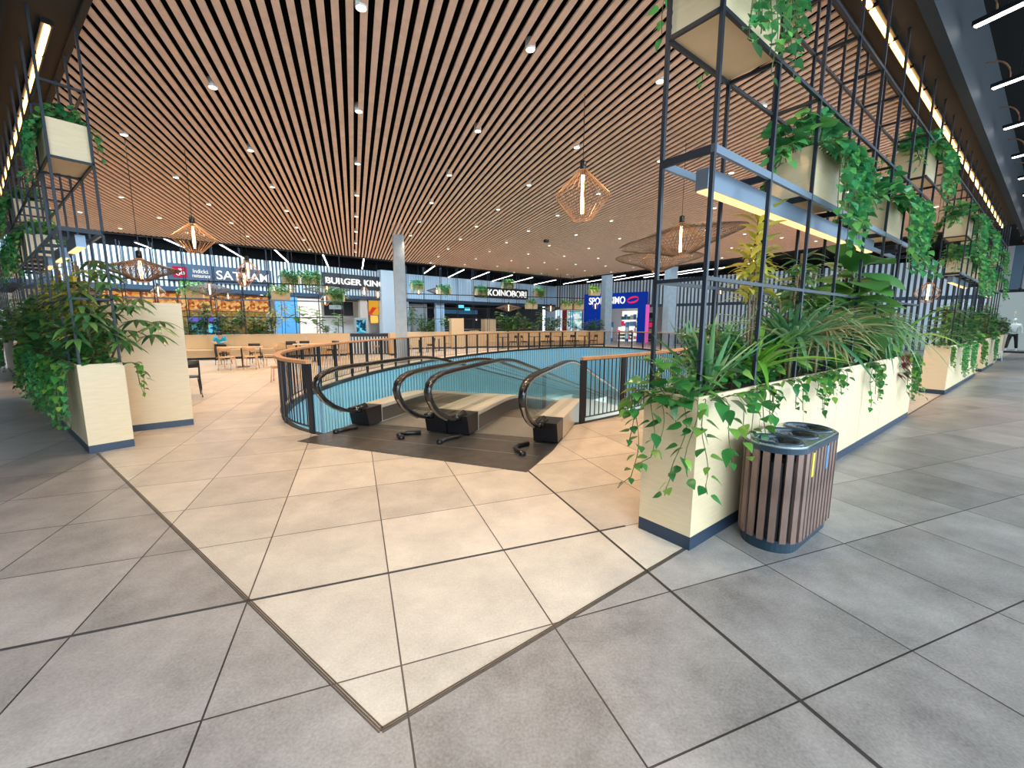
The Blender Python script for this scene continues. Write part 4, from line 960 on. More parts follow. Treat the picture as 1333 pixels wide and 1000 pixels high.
for j in range(3):
    c = (BL_ * (0.19 + 0.31 * j), BW_ / 2, 0)
    o = MB().lathe([(0.168, 0.785), (0.165, 0.797), (0.150, 0.797), (0.146, 0.782)], (0, 0, 0), 32, False).xf(Matrix.Translation(c) @ Matrix.Diagonal((0.84, 1, 1, 1))).build('opening_rim', M['bindark'], bt, True)
    b = MB(); rr = random.Random(j); n = 36; vs = []; fs = []
    for q, (r, z) in enumerate(((0.158, 0.797), (0.150, 0.790), (0.143, 0.765), (0.130, 0.70), (0.07, 0.672), (0.0, 0.668))):
        for k in range(n):
            jj = rr.uniform(-0.004, 0.004) if 1 < q else 0; vs.append((c[0] + (r + jj) * 0.84 * cos(2 * pi * k / n), c[1] + (r + jj) * sin(2 * pi * k / n), z + abs(jj)))
    for q in range(5):
        for k in range(n): fs.append((q * n + k, q * n + (k + 1) % n, (q + 1) * n + (k + 1) % n, (q + 1) * n + k))
    b.add(vs, fs).build('liner', M['bag'], bt, True)
for x, m, nm in ((0.27, 'yellow', 'yellow sorting label'), (0.56, 'bluelabel', 'blue sorting label')):
    o = MB().box(x - 0.016, -0.0035, 0.55, x + 0.016, -0.0005, 0.725).build('sorting_label', M[m], bt); o['label'] = nm

sk = thing('ceiling_speaker', 'small black round speaker on the slatted ceiling right of the column', 'speaker', (1.44, 18.29, 5.0))
MB().lathe([(0.10, 0.0), (0.12, 0.02), (0.12, 0.14), (0.10, 0.15)], n=20).build('housing', M['black'], sk, True); MB().lathe([(0.09, -0.004), (0.09, 0.0)], n=20).build('grille', M['steel'], sk)
# ------------------------------------------------------------------ tall cabinets
def cabinet(label, x, y, rz, w, d, h, group, side='ply'):
    t = thing('tall_cabinet', label, 'cabinet', (x, y, 0), rz, group)
    MB().box(0.0, 0.0, 0.10, w, 0.02, h).build('front_board', M['ply'], t)
    MB().box(0, 0.02, 0.10, 0.02, d, h).build('side_board', M[side], t); MB().box(w - 0.02, 0.02, 0.10, w, d, h).build('side_board', M[side], t)
    MB().box(0.02, 0.02, h - 0.02, w - 0.02, d, h).build('top_board', M['ply'], t); MB().box(0.02, d - 0.02, 0.10, w - 0.02, d, h - 0.02).build('back_board', M['ply'], t)
    MB().box(0.004, 0.004, 0, w - 0.004, d - 0.004, 0.10).build('plinth', M['plinth'], t)
    return t
cabinet('tall plywood cabinet beside the left planter, blocking the view of the seating', -5.138 - 0.98 * cos(radians(37.66)), 6.608 - 0.98 * sin(radians(37.66)), radians(37.66), 0.98, 0.5, 1.93, 'tall plywood cabinets')
cabinet('tall plywood cabinet with shade-coloured sides behind the railing, left of the pair', -3.85, 27.0, radians(22), 0.80, 0.75, 1.95, 'tall plywood cabinets', 'plydark')  # darker side boards: shade put into the plywood colour
cabinet('tall plywood cabinet behind the railing, right of the pair', -1.85, 29.0, radians(22), 0.80, 0.9, 1.95, 'tall plywood cabinets', 'plydark')  # side boards carry the same painted shade
cabinet('low oak cabinet standing between the two tall ones behind the railing', -2.75, 28.9, radians(22), 0.5, 0.5, 1.15, None, 'plydark')
cabinet('narrow oak tray stand beside the picture-centre column', -6.2, 21.4, radians(30), 0.4, 0.4, 1.15, None, 'plydark')

# ------------------------------------------------------------------ planters and trellises in front of the shops
QA, QA_ = Vector((-14.7, 18.95)), radians(25.8); QB, QB_ = Vector((-6.6, 26.5)), radians(22.4)
planter('planter', 'plywood planter behind the wall bench, under the first shop sign', QA, QA_, -3.2, 6.9, 1, 'plywood planters in front of the shops', 1.12, 0.45)
planter('planter', 'long plywood planter behind the black bar tables', QB, QB_, 0.0, 13.2, 1, 'plywood planters in front of the shops', 1.10, 0.45)
pe = fr(QB, QB_, 13.25, 0.0)
te_ = thing('planter', 'oak-slatted planter at the foot of the column by the sports shop', 'planter', (pe.x, pe.y, 0), QB_, 'plywood planters in front of the shops')
MB().box(0, 0, 0.1, 1.5, 0.5, 1.08).build('body', M['grille'], te_)
for k in range(13): pbox('cover_strip', M['plydark'], te_, (0.03, 0.016, 0.96), (0.06 + 0.115 * k, -0.008, 0.6))
MB().box(0, 0.0, 0, 1.5, 0.5, 0.1).build('plinth', M['plinth'], te_)
trellis('thin steel trellis in the planter behind the wall bench', QA, QA_, -2.0, 8, 1.08, 1, 'trellises in front of the shops', levels=(1.92, 2.73, 3.53), top=5.1, r=0.03)
trellis('thin steel trellis in the planter behind the bar tables', QB, QB_, 0.1, 12, 1.08, 1, 'trellises in front of the shops', levels=(1.92, 2.62, 3.47), top=5.15, r=0.024)
for k, (s, z, w) in enumerate(((-0.0, 2.75, 'below the red emblem of the first shop sign'), (4.4, 3.55, 'left one of the pair on the burger sign'), (5.3, 3.55, 'right one of the pair on the burger sign'), (3.9, 2.75, 'between two lamps left of the blue door panel'), (6.4, 2.75, 'at its right end beside the column'))):
    box_planter('plywood planter box on the bench trellis, ' + w, QA, QA_, s + (0.4 if k == 0 else 0), 0.215, z, 1, 'plywood boxes on the bench trellis')
    p = fr(QA, QA_, s + (0.4 if k == 0 else 0), 0.215); use((IVF[k % 2] if k in (0, 3) else IV[k % 3]), 'leafy plant in the bench trellis box ' + w, (p.x, p.y, z + BXH - 0.04), QA_, 'plants in the bench trellis boxes', 1.0)
for k, (s, z, w) in enumerate(((0.78, 3.70, 'first from the column'), (2.5, 3.49, 'second from the column'), (5.0, 3.49, 'third from the column, left of the sushi sign'), (6.9, 4.0, 'fourth from the column, over the sushi sign'), (9.3, 3.49, 'right of the sushi sign'), (8.7, 2.64, 'lower one right of the sushi sign'), (11.5, 2.64, 'lower row at the corner, left one'), (12.5, 2.64, 'lower row at the corner, right one'), (13.9, 3.7, 'rightmost, touching the column'))):
    box_planter('plywood planter box on the bar trellis, ' + w, QB, QB_, s, 0.215, z, 1, 'plywood boxes on the bar trellis')
    p = fr(QB, QB_, s, 0.215); use((IVF[k % 2] if k > 4 else IV[k % 3]), 'leafy plant in the bar trellis box ' + w, (p.x, p.y, z + BXH - 0.04), QB_, 'plants in the bar trellis boxes', 0.85)
fill(QA, QA_, 1, [(0.3, 'bush', 0.9), (0.9, 'tall', 1.2), (1.6, 'bush', 1.0), (2.3, 'tall', 1.0), (3.0, 'bush', 1.0), (3.6, 'tall2', 1.15), (4.6, 'fig', 1.5), (5.4, 'fig', 1.3), (5.9, 'broad', 1.0), (6.4, 'fig', 1.1), (-0.8, 'bush', 0.8), (2.7, 'bush2', 0.6)], 'behind the bench', 'plants behind the bench')
fill(QB, QB_, 1, [(0.5, 'tall', 1.3), (1.2, 'bush', 1.0), (2.4, 'fig', 1.1), (3.1, 'broad', 0.9), (6.3, 'fig', 1.4), (7.0, 'bush2', 1.2), (7.8, 'tall', 1.1), (8.6, 'broad', 1.5), (9.4, 'fig', 1.4), (10.2, 'bush', 1.1), (11.0, 'tall', 0.9), (11.7, 'fig', 1.0), (12.4, 'broad', 0.9), (13.4, 'bush', 0.8), (14.2, 'bush2', 1.0)], 'behind the bar tables', 'plants behind the bar tables', z=1.04)
# wall bench
bq = fr(QA, QA_, -2.6, -0.62); bn = thing('wall_bench', 'long plywood wall bench along the planter with the person in turquoise', 'bench', (bq.x, bq.y, 0), QA_)
MB().box(0, 0.0, 0.40, 9.3, 0.60, 0.45).build('seat', M['ply'], bn); MB().box(0.02, 0.12, 0.1, 9.28, 0.60, 0.40).build('front_board', M['ply'], bn); MB().box(0.02, 0.16, 0.0, 9.28, 0.60, 0.10).build('plinth', M['plinth'], bn)

# ------------------------------------------------------------------ chairs and tables
def chair(name, label, m, group):
    t = thing(name, label, 'chair', (0, 0, 0), 0, group)          # faces +x; seat 0.45 high
    P = [(0.22 * cos(a) * (1.0 if cos(a) > 0 else 0.95), 0.21 * sin(a)) for a in [2 * pi * k / 20 for k in range(20)]]
    P = [(max(-0.2, min(0.2, x * 1.15)), max(-0.2, min(0.2, y * 1.15))) for x, y in P]
    MB().prism(P, 0.435, 0.46).build('seat', m, t)
    for sy in (-1, 1):
        MB().tube([(0.17, 0.17 * sy, 0.44), (0.21, 0.20 * sy, 0.0)], [0.017, 0.013], 8).build('leg', m, t, True)
        MB().tube([(-0.20, 0.19 * sy, 0.80), (-0.185, 0.19 * sy, 0.62), (-0.165, 0.185 * sy, 0.44), (-0.20, 0.195 * sy, 0.2), (-0.27, 0.20 * sy, 0.0)], [0.014, 0.017, 0.019, 0.016, 0.013], 8).build('rear_leg', m, t, True)
        MB().bar((0.17, 0.17 * sy, 0.40), (-0.165, 0.185 * sy, 0.40), 0.016, 0.04).build('side_rail', m, t)
    vs = []; fs = []
    for k in range(9):
        y = -0.205 + 0.41 * k / 8; x = -0.205 - 0.035 * (1 - (y / 0.205) ** 2); zl, zh = 0.66, 0.83
        vs += [(x - 0.008, y, zl), (x + 0.008, y, zl), (x + 0.008, y, zh), (x - 0.008, y, zh)]
    for k in range(8):
        for q in range(4): fs.append((4 * k + q, 4 * k + (q + 1) % 4, 4 * k + 4 + (q + 1) % 4, 4 * k + 4 + q))
    fs += [(3, 2, 1, 0), (32, 33, 34, 35)]
    MB().add(vs, fs).build('backrest', m, t, True)
    return t
used = {}
proto_c = {}
def put_chair(kind, x, y, deg, label):
    g = 'beech cafe chairs' if kind == 'beech' else ('black cafe chairs' if kind == 'black' else None)
    if kind not in proto_c:
        c = chair('cafe_chair', label, M[kind], g); proto_c[kind] = c; c.location = (x, y, 0); c.rotation_euler = (0, 0, radians(deg)); return
    dup(proto_c[kind], (x, y, 0), radians(deg), label, g)
def table(x, y, deg, label, w=0.7, d=0.7, top='beech', h=0.75, group='pedestal tables'):
    t = thing('cafe_table', label, 'table', (x, y, 0), radians(deg), group)
    MB().box(-w / 2, -d / 2, h - 0.03, w / 2, d / 2, h).build('tabletop', M[top], t)
    MB().box(-0.035, -0.035, 0.015, 0.035, 0.035, h - 0.03).build('pedestal', M['black'], t); MB().box(-0.22, -0.22, 0, 0.22, 0.22, 0.015).build('base', M['black'], t)
table(-10.15, 15.75, 25, 'wooden table with dark pedestal between the beech chairs near the bench', 1.3)
put_chair('beech', -10.05, 14.75, 100, 'beech chair with its back to the room, left of the pair before the bench table')
put_chair('beech', -9.40, 15.05, 110, 'beech chair right of the pair before the bench table')
put_chair('beech', -9.15, 15.85, 195, 'beech chair standing at the right end of the bench table')
put_chair('black', -11.55, 16.75, 100, 'black chair in front of the person in turquoise')
put_chair('black', -10.45, 17.1, 110, 'black chair behind the bench table, just right of the person')
put_chair('beech', -6.55, 11.75, 200, 'beech chair half hidden by the left end of the railing')
put_chair('black', -7.20, 9.25, 130, 'black chair cut off by the tall cabinet edge')
put_chair('black', -10.15, 19.3, 115, 'left one of two black chairs behind the railing by the bench'); put_chair('black', -9.65, 19.55, 115, 'right one of two black chairs behind the railing by the bench')
table(-10.35, 20.15, 25.8, 'wooden table in front of the bench at its right part', 1.3)
table(-8.6, 18.2, 25, 'long wooden table close behind the railing curve', 1.6, 0.8)
put_chair('black', -8.3, 19.4, 250, 'black chair at the long table behind the railing'); put_chair('beech', -7.6, 18.9, 200, 'beech chair at the long table behind the railing')
for k, (x, y) in enumerate(((-6.6, 22.6), (-5.2, 23.6), (-4.4, 25.3))):
    w = ('left of the column', 'right of the column', 'below the tall cabinet pair')[k]
    table(x, y, 22, 'small wooden table behind the railing, ' + w)
    put_chair('beech', x - 0.6, y - 0.25, 22, 'beech chair at the small table ' + w + ', left side'); put_chair('black' if k == 1 else 'beech', x + 0.6, y + 0.2, 202, 'chair at the small table ' + w + ', right side')
for k, s in enumerate((6.0, 8.3, 10.3, 12.3)):
    p = fr(QB, QB_, s, -1.15); w = ORD[k]
    table(p.x, p.y, 22.4, 'dark bar table along the long planter, %s from the left' % w, 0.7, 0.7, 'black', 0.75, 'black tables along the long planter')
    q = fr(QB, QB_, s + 0.75, -1.15); put_chair('black', q.x, q.y, 205, 'black chair right of the %s bar table along the long planter' % w)
    if k: q = fr(QB, QB_, s - 0.72, -1.1); put_chair('black', q.x, q.y, 22, 'black chair left of the %s bar table along the long planter' % w)
bq = fr(QB, QB_, 5.2, -0.5); bn = thing('wall_bench', 'plywood bench along the long planter behind the bar tables', 'bench', (bq.x, bq.y, 0), QB_)
MB().box(0, 0.0, 0.40, 8.0, 0.48, 0.45).build('seat', M['ply'], bn); MB().box(0.02, 0.1, 0.1, 7.98, 0.48, 0.40).build('front_board', M['ply'], bn); MB().box(0.02, 0.14, 0.0, 7.98, 0.48, 0.10).build('plinth', M['plinth'], bn)
p = fr(RO, RA, 24.6, 0.15); put_chair('white', p.x, p.y, 20, 'white chair beyond the last right planter')

# ------------------------------------------------------------------ pendant lamps
def cage(prof, n, r, m_, name, parent, rings=()):
    b = MB()
    for k in range(n):
        a = 2 * pi * k / n; b.tube([(R * cos(a), R * sin(a), z) for R, z in prof], r, 4)
    for R, z in rings: b.tube([(R * cos(2 * pi * k / 40), R * sin(2 * pi * k / 40), z) for k in range(40)], r, 4, True)
    return b.build(name, m_, parent)
def pendant(label, x, y, z, dia, hgt, group, n=30, disc=None, ceil=5.12, r=0.0055, tilt=0):
    t = thing('pendant_lamp', label, 'pendant lamp', (x, y, z), 0, group); R = dia / 2; h = hgt / 2
    cage([(0.06, h), (R * 0.96, h * 0.02), (R, -h * 0.04), (R * 0.95, -h * 0.12), (R * 0.34, -h)], n, r, M['wire'], 'wire_cage', t, ((R * 0.34, -h), (0.06, h)))
    MB().tube([(0, 0, h * 0.80), (0, 0, -h * 0.75)], 0.026 if dia > 0.55 else 0.03, 10).build('tube_bulb', M['bulb'], t, True)
    MB().lathe([(0.05, 0), (0.05, 0.16), (0.02, 0.18)], (0, 0, h * 0.9), 14).build('socket', M['black'], t, True)
    MB().tube([(0, 0, h * 0.8 + 0.12), (0, 0, ceil - z)], 0.005, 5).build('cord', M['black'], t)
    if disc:
        o = cage([(0.10, h * 0.85), (disc * 0.5, h * 0.55), (disc, h * 0.1), (disc * 0.95, 0.0), (disc * 0.5, -h * 0.45), (R * 0.4, -h * 0.95)], 72, r * 0.8, M['wiredark'], 'outer_wire_disc', t, [(disc, h * 0.1)] + [(disc * f, h * (0.1 + 0.9 * (1 - f))) for f in (0.55, 0.7, 0.85)])
        if tilt: o.rotation_euler = (0, radians(tilt), 0)
    return t
PG = 'wire pendant lamps over the food court'
pendant('diamond-shaped wire pendant lamp hanging alone above the moving walkways', 1.11, 6.95, 3.62, 0.86, 0.74, PG)
pendant('wire pendant lamp high on the left over the seating, wide diamond shape', -6.61, 9.04, 3.38, 0.78, 0.56, PG)
pendant('flat wide wire pendant lamp behind the left trellis', -7.25, 8.41, 2.65, 0.60, 0.44, PG, disc=0.62)
pendant('pendant lamp with very wide flat wire disc, upper of two behind the right trellis', 3.38, 8.71, 3.28, 0.86, 0.64, PG, disc=1.2, tilt=-8)
pendant('pendant lamp with very wide flat wire disc, lower of two behind the right trellis', 3.92, 11.58, 3.335, 0.84, 0.66, PG, disc=1.12)
FP = [(-7.93, 12.93, 3.18, 0.62, 'upper of the two lamps over the first sign letters', 0), (-8.71, 13.97, 3.04, 0.5, 'lower of the two lamps over the first sign letters', 0), (-13.12, 18.57, 3.08, 0.62, 'below the red emblem, with a flat wire disc', 0.85),
      (-15.84, 23.82, 3.12, 0.6, 'in front of the food photos below the first sign', 1.0), (-17.27, 20.87, 3.15, 0.6, 'over the left edge of the tall cabinet', 0.0), (-11.9, 21.41, 3.23, 0.52, 'left of the trio right of the first sign', 0), (-14.77, 27.2, 3.40, 0.5, 'lowest of the trio right of the first sign', 0),
      (-12.36, 23.88, 3.58, 0.55, 'right one of the trio right of the first sign', 0), (-10.31, 23.86, 3.46, 0.6, 'upper of the lamps below the burger sign letters', 1.2), (-10.44, 23.79, 2.90, 0.6, 'lower of the lamps below the burger sign letters', 0), (-9.62, 27.84, 3.71, 0.6, 'below the last burger sign letters', 0),
      (-9.08, 28.9, 3.55, 0.5, 'close left of the picture-centre column', 0), (-6.08, 27.84, 3.76, 0.6, 'first right of the column', 0.0), (-5.2, 29.6, 3.85, 0.55, 'second right of the column', 0.7), (-4.55, 30.3, 3.90, 0.35, 'third right of the column', 0), (-2.6, 30.8, 3.85, 0.5, 'left below the sushi sign', 0),
      (-0.22, 27.68, 2.62, 0.5, 'with a flat wire disc in front of the sushi counter', 0.85), (1.41, 33.24, 3.0, 0.55, 'at the lower box right of the sushi sign', 0), (3.03, 33.2, 2.76, 0.55, 'right of the lower box by the sushi sign', 0.8), (5.11, 36.5, 3.1, 0.5, 'left one at the wall corner', 0), (5.6, 36.9, 3.25, 0.5, 'right one at the wall corner', 0), (6.78, 34.62, 3.0, 0.5, 'in front of the blue shop portal', 0), (14.6, 29.9, 3.9, 0.6, 'seen through the near right trellis', 0), (11.92, 12.25, 2.5, 0.6, 'in the gap between the first and second right planters', 0), (6.4, 11.4, 3.4, 0.5, 'behind the yellow-topped plant of the near right planter', 0)]
for (x, y, z, d, w, disc) in FP:
    pendant('small wire pendant lamp ' + w, x, y, z, d, d * 0.92, PG, 16, disc or None, 5.5 if clipline(Vector((x, y)), tn) and (lambda r: r[0] < 0 < r[1])(clipline(Vector((x, y)), tn)) else 5.95, 0.006)

# ------------------------------------------------------------------ shop signs
def wall_thing(name, label, cat, A, B, s, z, n=-0.13, group=None):
    p, an = at(A, B, s, n); return thing(name, label, cat, (p.x, p.y, z), an, group)
sg = wall_thing('shop_sign', 'navy shop sign with red emblem and white letters SATYAM', 'sign', W0, W1, -0.87, 3.74)
MB().box(0, -0.02, 0, 4.70, 0.05, 0.88).build('board', M['signnavy'], sg)
e = MB().box(0.18, -0.045, 0.20, 0.76, -0.02, 0.72).build('emblem_panel', M['red'], sg)
om = text_mb('\u0950', 0.40, 0.36, 0.02, 0.0)
if len(om.v) < 12: om = text_mb('3o', 0.40, 0.34, 0.02, 0.01)
om.xf(Matrix.Translation((0.27, -0.046, 0.28))).build('emblem_mark', M['white_e'], e)
text_mb('Indick\u00e1', 0.66, 0.20, 0.02).xf(Matrix.Translation((1.02, -0.022, 0.46))).build('small_lettering', M['white_e'], sg)
text_mb('restaurace', 0.76, 0.15, 0.02).xf(Matrix.Translation((0.98, -0.022, 0.24))).build('small_lettering', M['white_e'], sg)
text_mb('SATYAM', 2.52, 0.46, 0.04, 0.010).xf(Matrix.Translation((2.02, -0.022, 0.21))).build('lettering', M['white_e'], sg)
sg = wall_thing('shop_sign', 'black shop sign with white letters BURGER KING, cut by a pale pilaster', 'sign', W0, W1, 6.78, 3.88)
MB().box(0, -0.02, 0, 3.95, 0.05, 0.94).build('board', M['signblack'], sg)
text_mb('BURGER KING', 4.10, 0.40, 0.05, 0.022).xf(Matrix.Translation((0.16, -0.022, 0.26))).build('lettering', M['white_e'], sg)
pl_, an = at(W0, W1, 10.72, -0.34)
struct(MB().box(0, 0, 0, 1.0, 0.5, 5.3).build('trim_20', M['rib'], None, False, (pl_.x, pl_.y, 0), an), 'pale pilaster at the end of the burger sign', 'pilaster')
sg = wall_thing('shop_sign', 'black shop sign with round white mark and letters KOINOBORI', 'sign', K0, K1, 6.05, 3.78)
MB().box(0, -0.02, 0, 6.05, 0.05, 0.90).build('board', M['signblack'], sg)
MB().prism([(0.30 * cos(2 * pi * k / 28), 0.30 * sin(2 * pi * k / 28)) for k in range(28)], 0, 0.03, [], Matrix(((1, 0, 0, 0.72), (0, 0, -1, -0.022), (0, 1, 0, 0.44), (0, 0, 0, 1)))).build('round_mark', M['white_e'], sg)
text_mb('KOINOBORI', 4.45, 0.56, 0.05, 0.010).xf(Matrix.Translation((1.36, -0.022, 0.17))).build('lettering', M['white_e'], sg)
# sports shop portal
pt = wall_thing('shop_portal', 'royal blue shop portal with white letters SPORTISIMO and red emblem', 'shop portal', S0, S1, 3.46, 0.0, -0.50)
MB().box(0, 0, 2.92, 5.9, 0.35, 4.27).build('header', M['sportblue'], pt); MB().box(0, 0, 0, 2.2, 0.35, 2.92).build('side_pier', M['sportblue'], pt); MB().box(5.2, 0, 0, 5.9, 0.35, 2.92).build('side_pier', M['sportblue'], pt)
MB().box(5.91, 0.0, 0, 6.1, 0.3, 3.2).build('light_strip', M['pink'], pt)
text_mb('SPORTISIMO', 3.50, 0.62, 0.05, 0.008).xf(Matrix.Translation((0.55, -0.01, 3.33))).build('lettering', M['white_e'], pt)
lb = MB()
for sgn in (1, -1):
    o_ = [(0.52 * cos(a), sgn * 0.30 * sin(a) ** 1.0) for a in [pi * k / 16 for k in range(17)]]
    i_ = [(0.40 * cos(a) + 0.05 * sgn, sgn * (0.05 + 0.10 * sin(a))) for a in [pi * k / 16 for k in range(17)]]
    lb.prism(o_ + i_[::-1], 0, 0.03, [], Matrix(((0.97, 0.12, 0, 4.75), (0, 0, -1, -0.01), (0.10, 1, 0, 3.63), (0, 0, 0, 1))))
lb.build('emblem', M['lipred'], pt)
# inside the sports shop
def rack(label, s, n, w, h, cols, rows, seed):
    t = wall_thing('display_rack', label, 'display rack', S0, S1, s, 0, n, 'racks in the sports shop'); rg = random.Random(seed)
    MB().box(0, 0.3, 0, w, 0.36, h).build('back_board', M['storeglow'] if seed % 2 else M['darkwall'], t)
    pal = [M['red'], M['white'], M['black'], M['doorblue'], M['green'], M['beech']]
    for r in range(rows):
        z = 0.2 + (h - 0.4) * r / rows; MB().box(0, 0, z - 0.03, w, 0.3, z).build('shelf', M['white'], t)
        for c in range(cols):
            x = w * (c + 0.5) / cols; k = rg.choice(pal)
            MB().box(x - w / cols * 0.36, 0.05, z, x + w / cols * 0.36, 0.27, z + (h - 0.4) / rows * rg.uniform(0.4, 0.8)).build('goods', k, t)
rack('shelf rack with mixed sports goods, left half of the shop entrance', 5.7, 2.6, 1.5, 2.8, 5, 4, 1)
rack('dark clothing rack, right half of the shop entrance', 7.3, 2.4, 1.6, 2.6, 4, 4, 2)
rack('low front rack with shoes inside the shop entrance', 6.0, 1.2, 1.5, 1.3, 6, 3, 3)
for k, s in enumerate((5.75, 7.25)):
    t = wall_thing('security_gate', '%s pale blue security gate in the shop entrance' % ('left', 'right')[k], 'security gate', S0, S1, s, 0, 0.3, 'security gates')
    MB().box(0, 0, 0, 0.32, 0.06, 1.75).build('panel', M['doorblue'], t); MB().box(0.03, -0.01, 0.3, 0.29, 0.0, 1.3).build('advert', M['storewhite'], t)
t = wall_thing('display_screen', 'colourful lit screen left of the sports shop behind the planter', 'screen', S0, S1, 1.6, 0.8, -0.2)
MB().box(0, 0, 0, 1.5, 0.06, 1.95).build('panel', M['screenwhite'], t); MB().box(-0.04, 0.01, -0.8, 1.54, 0.08, 2.0).build('frame', M['signnavy'], t)
t = wall_thing('banner', 'dark red banner left of the colourful screen', 'banner', S0, S1, 0.9, 0.3, -0.15); MB().box(0, 0, 0, 0.5, 0.05, 2.6).build('cloth', mat('dark_red_cloth', (0.32, 0.02, 0.03), 0.7), t)
# first restaurant: food photos, counter, drinks cooler
for k in range(5):
    t = wall_thing('menu_board', 'backlit food photo panel under the first sign, %s from the left' % ORD[k], 'menu board', W0, W1, -3.3 + 1.45 * k, 2.32, 0.9, 'backlit food photos'); MB().box(0, 0, 0, 1.38, 0.06, 0.85).build('panel', M['menu1'], t); MB().box(-0.02, 0.01, -0.03, 1.40, 0.08, 0.88).build('frame', M['black'], t)
t = wall_thing('golden_backdrop', 'golden lit rear panel of the first restaurant', 'wall panel', W0, W1, -4.0, 0.9, 1.5); MB().box(0, 0, 0, 7.9, 0.06, 1.5).build('panel', M['menu2'], t); MB().box(0, 0.01, -0.9, 7.9, 0.07, 0).build('base', M['plydark'], t)
t = wall_thing('serving_counter', 'wooden serving counter of the first restaurant behind the plants', 'counter', W0, W1, -3.4, 0, 0.1); MB().box(0, 0, 0, 7.2, 0.6, 1.05).build('front', M['plydark'], t); MB().box(-0.03, -0.03, 1.05, 7.23, 0.65, 1.1).build('worktop', M['signnavy'], t)
p = fr(QA, QA_, -0.1, 1.3); t = thing('drinks_cooler', 'drinks cooler with cyan lit screen beside the tall cabinet edge', 'drinks cooler', (p.x, p.y, 0), QA_); MB().box(0, 0, 0, 1.25, 0.6, 1.95).build('body', M['black'], t); MB().box(0.08, -0.02, 0.9, 1.17, 0, 1.62).build('display', M['screen'], t); MB().box(0.03, -0.02, 1.72, 1.22, 0, 1.92).build('header', mat('violet_header', (0.10, 0.05, 0.4), 0.4, emit=(0.15, 0.1, 0.7), es=0.8), t)
t = wall_thing('wall_panel', 'bright blue wall panel between the first restaurant and the burger shop', 'wall panel', W0, W1, 3.95, 0, -0.05); MB().box(0, 0, 0, 1.25, 0.1, 3.2).build('panel', M['doorblue'], t)
# burger shop
t = wall_thing('wall_panel', 'white lit wall panel left of the burger counter', 'wall panel', W0, W1, 5.4, 0, 1.2); MB().box(0, 0, 0, 1.75, 0.1, 3.2).build('panel', M['storeglow'], t)
for k in range(3):
    t = wall_thing('menu_screen', 'black menu screen above the burger counter, %s from the left' % ORD[k], 'screen', W0, W1, 7.25 + 0.68 * k, 2.15, 1.0, 'black menu screens'); MB().box(0, 0, 0, 0.64, 0.06, 0.95).build('panel', M['black'], t)
t = wall_thing('wall_panel', 'beige tiled pillar right of the black menu screens', 'wall panel', W0, W1, 9.3, 0, 0.1); MB().box(0, 0, 0, 0.55, 0.3, 3.25).build('panel', M['beigetile'], t)
t = wall_thing('poster', 'red and orange burger poster beside the pale pilaster', 'poster', W0, W1, 9.9, 2.2, 0.0); MB().box(0, 0, 0, 0.75, 0.05, 1.0).build('panel', M['poster'], t); MB().box(0.1, -0.01, -0.55, 0.65, 0.04, -0.03).build('strip', mat('orange_panel', (0.85, 0.4, 0.05), 0.5, emit=(0.85, 0.4, 0.05), es=0.5), t)
t = wall_thing('hanging_sign', 'small white and blue lit sign below the lamps at the burger shop', 'sign', W0, W1, 6.9, 2.52, -0.6); MB().box(0, 0, 0, 0.85, 0.06, 0.26).build('panel', M['storewhite'], t); MB().box(0.4, 0.02, 0.26, 0.42, 0.04, 0.95).build('hanger', M['black'], t)
t = wall_thing('order_kiosk', 'grey self-order kiosk with blue screen below the beige pillar', 'kiosk', W0, W1, 8.6, 0, -0.5); MB().box(0, 0, 0, 0.8, 0.2, 2.0).build('body', M['greywall'], t); MB().box(0.08, -0.02, 1.0, 0.72, 0, 1.85).build('display', M['screen'], t)
p = fr(QA, QA_, 7.0, 0.1); t = thing('serving_counter', 'black-topped service counter with pale ribbed front beside the column', 'counter', (p.x, p.y, 0), radians(18)); MB().box(0, 0, 0, 2.0, 0.6, 0.95).build('front', M['ribback'], t); MB().box(-0.04, -0.04, 0.95, 2.04, 0.64, 1.1).build('worktop', M['black'], t)
for k in range(13): pbox('rib', M['rib'], t, (0.07, 0.02, 0.9), (0.08 + 0.153 * k, -0.01, 0.48))
# sushi restaurant interior
t = wall_thing('hanging_shelf', 'blue canopy above the sushi counter', 'canopy', K0, K1, 3.6, 2.45, 1.6); MB().box(0, 0, 0, 4.0, 0.7, 0.32).build('canopy_board', M['doorblue'], t); MB().box(0, 0.3, 0.32, 0.02, 0.32, 0.7).build('hanger', M['black'], t)
t = wall_thing('serving_counter', 'dark sushi counter with warm lights', 'counter', K0, K1, 2.5, 0, 1.4); MB().box(0, 0, 0, 11.5, 0.7, 1.1).build('front', M['darkwall'], t); MB().box(-0.03, -0.03, 1.1, 11.53, 0.73, 1.14).build('worktop', M['plydark'], t)
for k in range(7):
    t = wall_thing('counter_lamp', 'small warm lamp above the sushi counter, %s from the left' % ORD[k], 'lamp', K0, K1, 3.2 + 1.45 * k, 1.95, 1.7, 'warm lamps over the sushi counter'); MB().lathe([(0.05, 0.16), (0.16, 0.0), (0.15, 0.0), (0.04, 0.14)], n=16, cap=False).build('shade', M['wire'], t, True); MB().lathe([(0.02, 0.10), (0.06, 0.05), (0.06, 0.0), (0.02, -0.04)], n=12).build('bulb', M['bulb'], t, True); MB().tube([(0, 0, 0.14), (0, 0, 1.2)], 0.006, 4).build('cord', M['black'], t)
